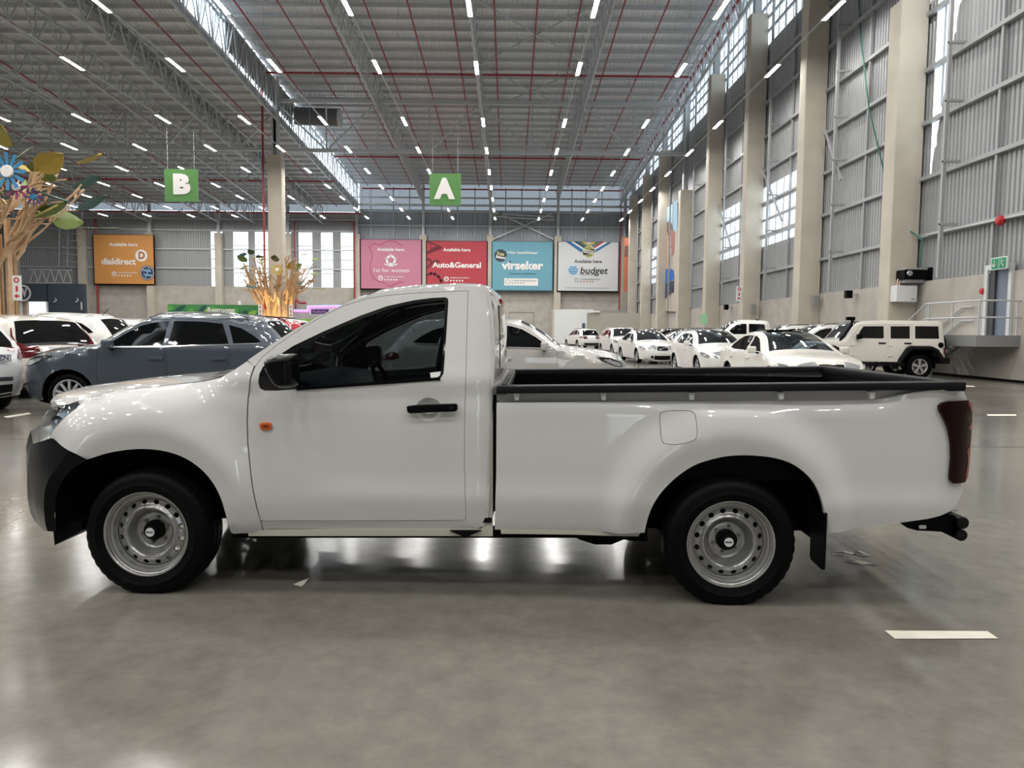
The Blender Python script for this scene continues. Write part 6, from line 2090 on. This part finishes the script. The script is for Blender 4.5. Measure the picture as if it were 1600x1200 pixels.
# kiosk: curved white partition and beige box
kc = empty('curved_partition', label='curved white partition at the end of the hall below the white banner', cat='partition')
ks = []
for k in range(13):
    t = k / 12
    q = p(864 + 60 * t, 540, 90 + 0 * t)
    ks.append((q.x, 90.5 - 2.2 * sin(t * pi * .5)))
ztop = on(1, 870, 483.5, 90).z
mb = MB()
for (xa, ya), (xb, yb) in zip(ks, ks[1:]):
    mb.add([(xa, ya, 0), (xb, yb, 0), (xb, yb, ztop), (xa, ya, ztop)], [(0, 1, 2, 3)])
    mb.add([(xa, ya + .15, 0), (xb, yb + .15, 0), (xb, yb + .15, ztop), (xa, ya + .15, ztop), ], [(3, 2, 1, 0)])
    mb.add([(xa, ya, ztop), (xb, yb, ztop), (xb, yb + .15, ztop), (xa, ya + .15, ztop)], [(0, 1, 2, 3)])
mb.build('panel', mat('partition_white', (.66, .68, .66), .6), kc)
MB().box(ks[-1][0], 14.0, 88.3, 88.6, 0, ztop - .1).build('panel', mat('partition_grey', (.30, .30, .29), .6), kc)
MB().box(p(862.5, 500, 90).x, p(866, 500, 90).x, 90.4, 90.8, 0, ztop).build('end_post', M_CONCC, kc)
kb = empty('display_box', label='low beige display box with a white end panel in front of the curved partition', cat='kiosk')
zt_ = on(1, 950, 489, 80).z
MB().box(p(917, 500, 80).x, 14.05, 80, 80.3, 0, zt_).build('front_panel', mat('beige_panel', (.40, .385, .33), .6), kb)
MB().box(p(909, 500, 80).x, p(917, 500, 80).x, 79.9, 80.4, 0, zt_).build('end_panel', mat('end_panel_white', (.70, .73, .74), .5), kb)
MB().box(p(909.6, 500, 80).x, p(914, 500, 80).x, 79.8, 79.9, on(1, 912, 519, 80).z, on(1, 912, 505, 80).z).build('screen', mat('slate_screen', (.08, .10, .13), .3), kb)
MB().box(p(920, 500, 80).x, p(937, 500, 80).x, 79.7, 80.2, zt_ + .06, zt_ + .22).build('top_lamp', M_LED if 0 else W_, kb)

# mural between the right wall columns
def wall_quad(pts, m, nm, par, x):
    w = [on(0, u, v, x) for u, v in pts]
    return MB().add([(a.x, a.y, a.z) for a in w], [tuple(range(len(w)))]).build(nm, m, par)
mu = empty('mural_banner', label='tall photo banner with two people and a blue car between the right wall columns', cat='banner')
XM = 14.9
wall_quad([(1036.5, 330), (1058.5, 312), (1058.5, 487), (1034, 486)], mat('mural_sand', (.48, .42, .36), .6), 'print', mu, XM)
wall_quad([(1036.5, 330), (1058.5, 312), (1058.5, 360), (1036.2, 365)], mat('mural_sky', (.35, .52, .66), .6), 'print', mu, XM - .01)
wall_quad([(1039, 352), (1045, 345), (1050, 350), (1052, 362), (1046, 370), (1041, 366)], mat('mural_hair', (.16, .09, .06), .6), 'print', mu, XM - .02)
wall_quad([(1038, 366), (1043, 362), (1047, 400), (1046, 418), (1037, 420)], mat('mural_skin', (.50, .33, .25), .6), 'print', mu, XM - .03)
wall_quad([(1048, 358), (1054, 362), (1053, 395), (1049, 400)], mat('mural_skin_red', (.42, .20, .16), .6), 'print', mu, XM - .03)
wall_quad([(1034.4, 428), (1042, 420), (1052, 422), (1053, 436), (1034.3, 444)], mat('mural_blue', (.02, .13, .48), .6), 'print', mu, XM - .04)
wall_quad([(1034.3, 444), (1053, 438), (1052, 455), (1042, 464), (1034.2, 470)], mat('mural_dark_blue', (.03, .045, .10), .6), 'print', mu, XM - .04)
for c_, r in (((1036, 470), 6), ((1051, 452), 3)):
    wall_quad([(c_[0] + r * .4 * cos(t), c_[1] + r * 2 * sin(t)) for t in np.linspace(0, 2 * pi, 13)[:-1]], BLK, 'print', mu, XM - .05)
m2 = empty('mural_banner', label='narrow coral coloured banner at the far end of the right wall', cat='banner')
MB().box(14.0, 14.95, 91.0, 91.1, on(1, 974, 456, 91).z, on(1, 974, 372, 91).z).build('print', mat('mural_coral', (.50, .16, .10), .6), m2)
MB().box(14.05, 14.5, 90.96, 91.0, on(1, 974, 400, 91).z, on(1, 974, 384, 91).z).build('print', MATS['mural_hair'], m2)

# fire sign on a right column, speakers, boxes
def fs2(u0, v0, u1, v1, y, lab):
    return fire_sign('fire_sign', 1, u0, v0, u1, v1, y, lab)
fz = fs2(1150.5, 447.5, 1159, 470.5, 45.0, 'white fire equipment sign with red symbols on a right wall column')
MB().box(0, .40, .04, .10, fz.h * .45, fz.h * .55).build('bracket', M_STEEL, fz.root)
def speaker(u, v, w, h, x, lab):
    q = on(0, u, v, x)
    k = q.y / FPX
    s = empty('wall_speaker', q, label=lab, cat='speaker')
    MB().box(-.28, -.02, -w * k / 2, w * k / 2, -h * k / 2, h * k / 2).build('cabinet', M_BLACK, s, bevel=.02)
    MB().box(-.04, x * 0 + (XR - .1 - q.x) + .0, -.03, .03, -.03, .03).build('bracket', M_STEEL, s)
    return s
s = speaker(1331, 460, 10, 12, 14.95, 'black wall speaker on the concrete between two right columns')
speaker(1138, 480, 8, 8, 14.95, 'small black wall speaker left of the right wall fire sign')
# white unit and projector on the nearest column
a, b = on(1, 1397, 446.5, 27.45), on(1, 1428, 472, 27.45)
wu = empty('wall_unit', ((a.x + b.x) / 2, 27.45, b.z), label='white rectangular unit fixed to the nearest right column', cat='appliance')
w_, h_ = b.x - a.x, a.z - b.z
MB().box(-w_ / 2, w_ / 2, -.2, .25, 0, h_).build('casing', mat('unit_white', (.66, .67, .67), .5), wu, bevel=.02)
MB().box(w_ * .22, w_ * .40, -.21, -.2, h_ * .12, h_ * .2).build('badge', mat('badge_grey', (.3, .3, .3), .5), wu)
for dx_ in (-.30, -.22): MB().tube([(dx_, -.05, h_), (dx_ + .05, .0, h_ + .25)], .025, 6).build('hose', mat('copper_hose', (.55, .40, .32), .5), wu)
a, b = on(1, 1408, 420, 27.3), on(1, 1450, 440, 27.3)
pj_ = empty('projector', ((a.x + b.x) / 2, 27.3, b.z), label='black projector on a bracket above the white column unit', cat='projector')
w_, h_ = b.x - a.x, a.z - b.z
MB().box(-w_ / 2, w_ / 2, -.25, .35, h_ * .12, h_ * .9).build('casing', M_BLACK, pj_, bevel=.03)
MB().box(-w_ * .45, w_ * .2, -.2, .3, h_ * .9, h_ * 1.05).build('lid', mat('grey_lid', (.35, .34, .32), .6), pj_, bevel=.02)
MB().lathe([(0, 0), (.09, 0), (.11, .03), (.11, .1)], 16, (-w_ * .32, -.31, h_ * .6)).build('lens', M_CHROME, pj_, smooth=40)
MB().box(-w_ * .4, w_ * .4, -.1, .4, -.04, h_ * .12).build('shelf', M_STEEL, pj_)
q0, q1 = on(1, 1455, 440, 26.9), on(1, 1469, 417, 26.9)
tag(MB().box(q0.x, q1.x - .15, 26.9, 27.2, q0.z, q1.z).build('loudspeaker', M_BLACK, None, bevel=.04), 'black box speaker on the plinth ledge right of the projector', 'speaker')
# green cable hanging from the roof to the projector
pts = [on(1, u, v, y) for u, v, y in ((1340, -60, 34), (1345, 60, 33), (1358, 170, 31), (1386, 290, 30.6), (1402, 345, 28.2), (1441, 375, 27.3), (1437, 418, 27.2))]
tag(MB().tube(pts, .03, 6).build('hanging_cable', mat('green_cable', (.02, .14, .10), .5), None, smooth=50), 'green cable hanging slackly from the roof to the projector', 'cable')

# exit door, sign, platform and stair
XD = XR - .1
dr = empty('door_1', kind='structure')
MB().box(XR - .06, XR + .02, DY0, DY1, DZ0, DZ1).build('door_leaf', mat('door_blue_grey', (.16, .19, .25), .45), dr)
for y0, y1, z0, z1 in ((DY0 - .14, DY0, DZ0, DZ1), (DY1, DY1 + .14, DZ0, DZ1), (DY0 - .14, DY1 + .14, DZ1, DZ1 + .16)):
    MB().box(XR - .2, XR - .105, y0, y1, z0, z1).build('door_frame', mat('door_frame_white', (.60, .62, .62), .5), dr)
MB().box(XR - .14, XR - .07, DY1 - .28, DY1, DZ0, DZ1).build('door_reveal', mat('door_dark', (.05, .055, .06), .5), dr)
ex = empty('exit_sign', label='green running man exit sign above the blue-grey door', cat='sign')
qa, qb = on(0, 1549, 403.5, 14.9), on(0, 1573, 419.5, 14.9)
MB().box(14.9, 14.94, qb.y, qa.y, min(qb.z, qa.z) , max(qa.z, qb.z)).build('board', M_STICK, ex)
zc_, hh = (qa.z + qb.z) / 2, abs(qa.z - qb.z)
for f0, f1 in ((.06, .47), (.53, .94)):
    MB().box(14.885, 14.9, qa.y + (qb.y - qa.y) * f1, qa.y + (qb.y - qa.y) * f0, zc_ - hh * .42, zc_ + hh * .42).build('panel', mat('exit_green', (.02, .26, .12), .5), ex)
def exl(pts, f, w=.035):
    mb = MB()
    for (a0, b0), (a1, b1) in zip(pts, pts[1:]):
        mb.bar((14.88, qa.y + (qb.y - qa.y) * a0, zc_ + hh * b0), (14.88, qa.y + (qb.y - qa.y) * a1, zc_ + hh * b1), w, .008)
    mb.build('pictogram', W_, ex)
exl([(.26, .3), (.26, -.3)], 0); exl([(.14, -.05), (.26, -.3), (.38, -.05)], 0)
exl([(.72, .30), (.74, .22)], 0, .06); exl([(.73, .2), (.70, -.05), (.62, -.12), (.58, -.3)], 0); exl([(.70, -.05), (.80, -.12), (.82, -.3)], 0); exl([(.60, .05), (.66, .14), (.78, .10), (.86, .16)], 0, .028)
pf = empty('platform', label='steel landing with tubular handrails in front of the blue-grey door', cat='platform')
# landing
xf = 13.95
a, b = on(0, 1483, 527, xf), on(0, 1583, 527, XD)
Ya, Yb = on(1, 1483, 540, 23.5), 0
y1p, y0p = on(0, 1478, 530, xf).y, on(0, 1583, 528, 14.6).y
zp = DZ0 - .02
y0p = DY0 - .5
y1p = DY1 + 1.25
MB().box(xf, XD, y0p, y1p, zp - .05, zp).build('deck', M_STEEL, pf)
MB().box(xf - .04, xf, y0p, y1p, zp - .32, zp + .02).build('edge_beam', mat('beam_grey', (.24, .245, .25), .5), pf)
MB().box(xf, XD, y0p - .04, y0p, zp - .32, zp + .02).build('edge_beam', MATS['beam_grey'], pf)
MB().box(xf - .02, xf + .10, y1p - .3, y1p - .18, 0, zp - .05).build('leg', M_STEEL, pf)
MB().bar((xf + .04, y1p - .25, zp - .9), (xf + .9, y1p - .25, zp - .08), .08).build('knee_brace', M_STEEL, pf)
RL = .026
def rl(pts, nm='handrail'): MB().tube(pts, RL, 8).build(nm, M_STEEL, pf, smooth=50)
zh = zp + 1.05
rl([(xf, y1p - .1, zh), (xf, y0p, zh), (XD, y0p, zh)]); rl([(xf, y1p - .1, zp + .55), (xf, y0p, zp + .55), (XD, y0p, zp + .55)], 'mid_rail')
for y in np.linspace(y0p, y1p - .1, 3): rl([(xf, y, zp), (xf, y, zh)], 'baluster')
rl([(XD - .1, y0p, zp), (XD - .1, y0p, zh)], 'baluster')
# stair down away from the camera along the wall
yst = y1p
ns = 9
for k in range(ns):
    z = zp - (k + 1) * zp / (ns + 1)
    MB().box(xf, XD, yst + k * .27, yst + k * .27 + .28, z - .04, z).build('stair_tread', M_STEEL, pf)
for x in (xf, XD - .05):
    MB().bar((x + .02, yst, zp - .15), (x + .02, yst + ns * .27 + .2, -.0), .05, .24).build('stringer', MATS['beam_grey'], pf)
ye_ = yst + ns * .27
for zo in (1.05, .55):
    rl([(xf, y1p - .1, zp + zo), (xf, yst + .05, zp + zo), (xf, ye_, zo + .15)])
    rl([(XD - .08, y1p - .6, zp + zo * .9), (XD - .08, yst, zp + zo * .9), (XD - .08, ye_, zo * .9 + .1)])
for k in (0, 4, 8): rl([(xf, yst + k * .27, max(0, zp - (k + 1) * zp / (ns + 1))), (xf, yst + k * .27, zp - k * zp / (ns + 1) + 1.0)], 'baluster')
# call point, bell, conduit
q = on(0, 1537, 455, XD - .05)
cp = empty('call_point', q, label='red fire call point with conduit on the plinth beside the door', cat='alarm')
MB().lathe([(0, -.1), (.09, -.09), (.11, 0)], 16, (0, 0, 0), axis='x').build('button', mat('alarm_red', (.45, .01, .02), .4), cp, smooth=40)
MB().bar((0, 0, .05), (0, 0, 1.0), .03).build('conduit', M_STEEL, cp)
q = on(0, 1564, 344.5, XR - .3)
be = empty('alarm_bell', q, label='red alarm bell on the wall rail above the exit sign', cat='alarm')
MB().lathe([(0, -.14), (.10, -.13), (.15, -.06), (.16, 0)], 20, (0, 0, 0), axis='x').build('bell', MATS['alarm_red'], be, smooth=40)
MB().box(0, .1, -.08, .08, -.08, .08).build('back_box', MATS['alarm_red'], be)
tr_ = MB().bar(on(0, 1448, 367, XR - .25), on(0, 1620, 330, XR - .25), .1, .06)
tag(tr_.build('cable_tray', M_STEEL, None), 'steel cable tray running along the right wall under the alarm bell', 'rail')
# switch boxes and pipe loops on the column bases
for i, (u, v, yy) in enumerate(((1276, 470, 35.9), (1178, 482, 44.5))):
    q = on(1, u, v, yy)
    MB().box(q.x - .12, q.x + .12, yy, yy + .2, q.z - .25, q.z + .25).build('switch_box', mat('switch_grey', (.25, .25, .25), .5), wall_right)
g0, g1 = on(1, 1095, 506, 41), on(1, 1105, 490.5, 41)
gn = empty('green_notice', ((g0.x + g1.x) / 2, 41, 0), label='pale green notice board standing above the parked cars by the wall', cat='sign')
MB().box(-.18, .18, -.02, .02, g0.z, g1.z).build('board', mat('pale_green', (.32, .62, .36), .6), gn)
MB().bar((0, .03, 0), (0, .03, g0.z + .1), .04).build('post', M_STEEL, gn)
# small white pipe unit on the far wall and aerial camera
q = p(374, 476, 94)
tag(MB().box(q.x - .15, q.x + .15, 94, 94.3, q.z - .9, q.z + .5).build('vent_pipe', W_, None), 'short white vent pipe on the far wall above the restrooms sign', 'pipe')

# lettering curves become plain meshes (each copy keeps its place)
bpy.context.view_layer.update()
_dg = bpy.context.evaluated_depsgraph_get()
_done = {}
for o in [o for o in SC.objects if o.type == 'FONT']:
    if o.data.name not in _done:
        _done[o.data.name] = bpy.data.meshes.new_from_object(o.evaluated_get(_dg))
    me = _done[o.data.name]
    nm, par, loc, rot, scl = o.name, o.parent, o.location.copy(), o.rotation_euler.copy(), o.scale.copy()
    bpy.data.objects.remove(o)
    n_ = bpy.data.objects.new(nm, me)
    COL.objects.link(n_)
    n_.parent, n_.location, n_.rotation_euler, n_.scale = par, loc, rot, scl
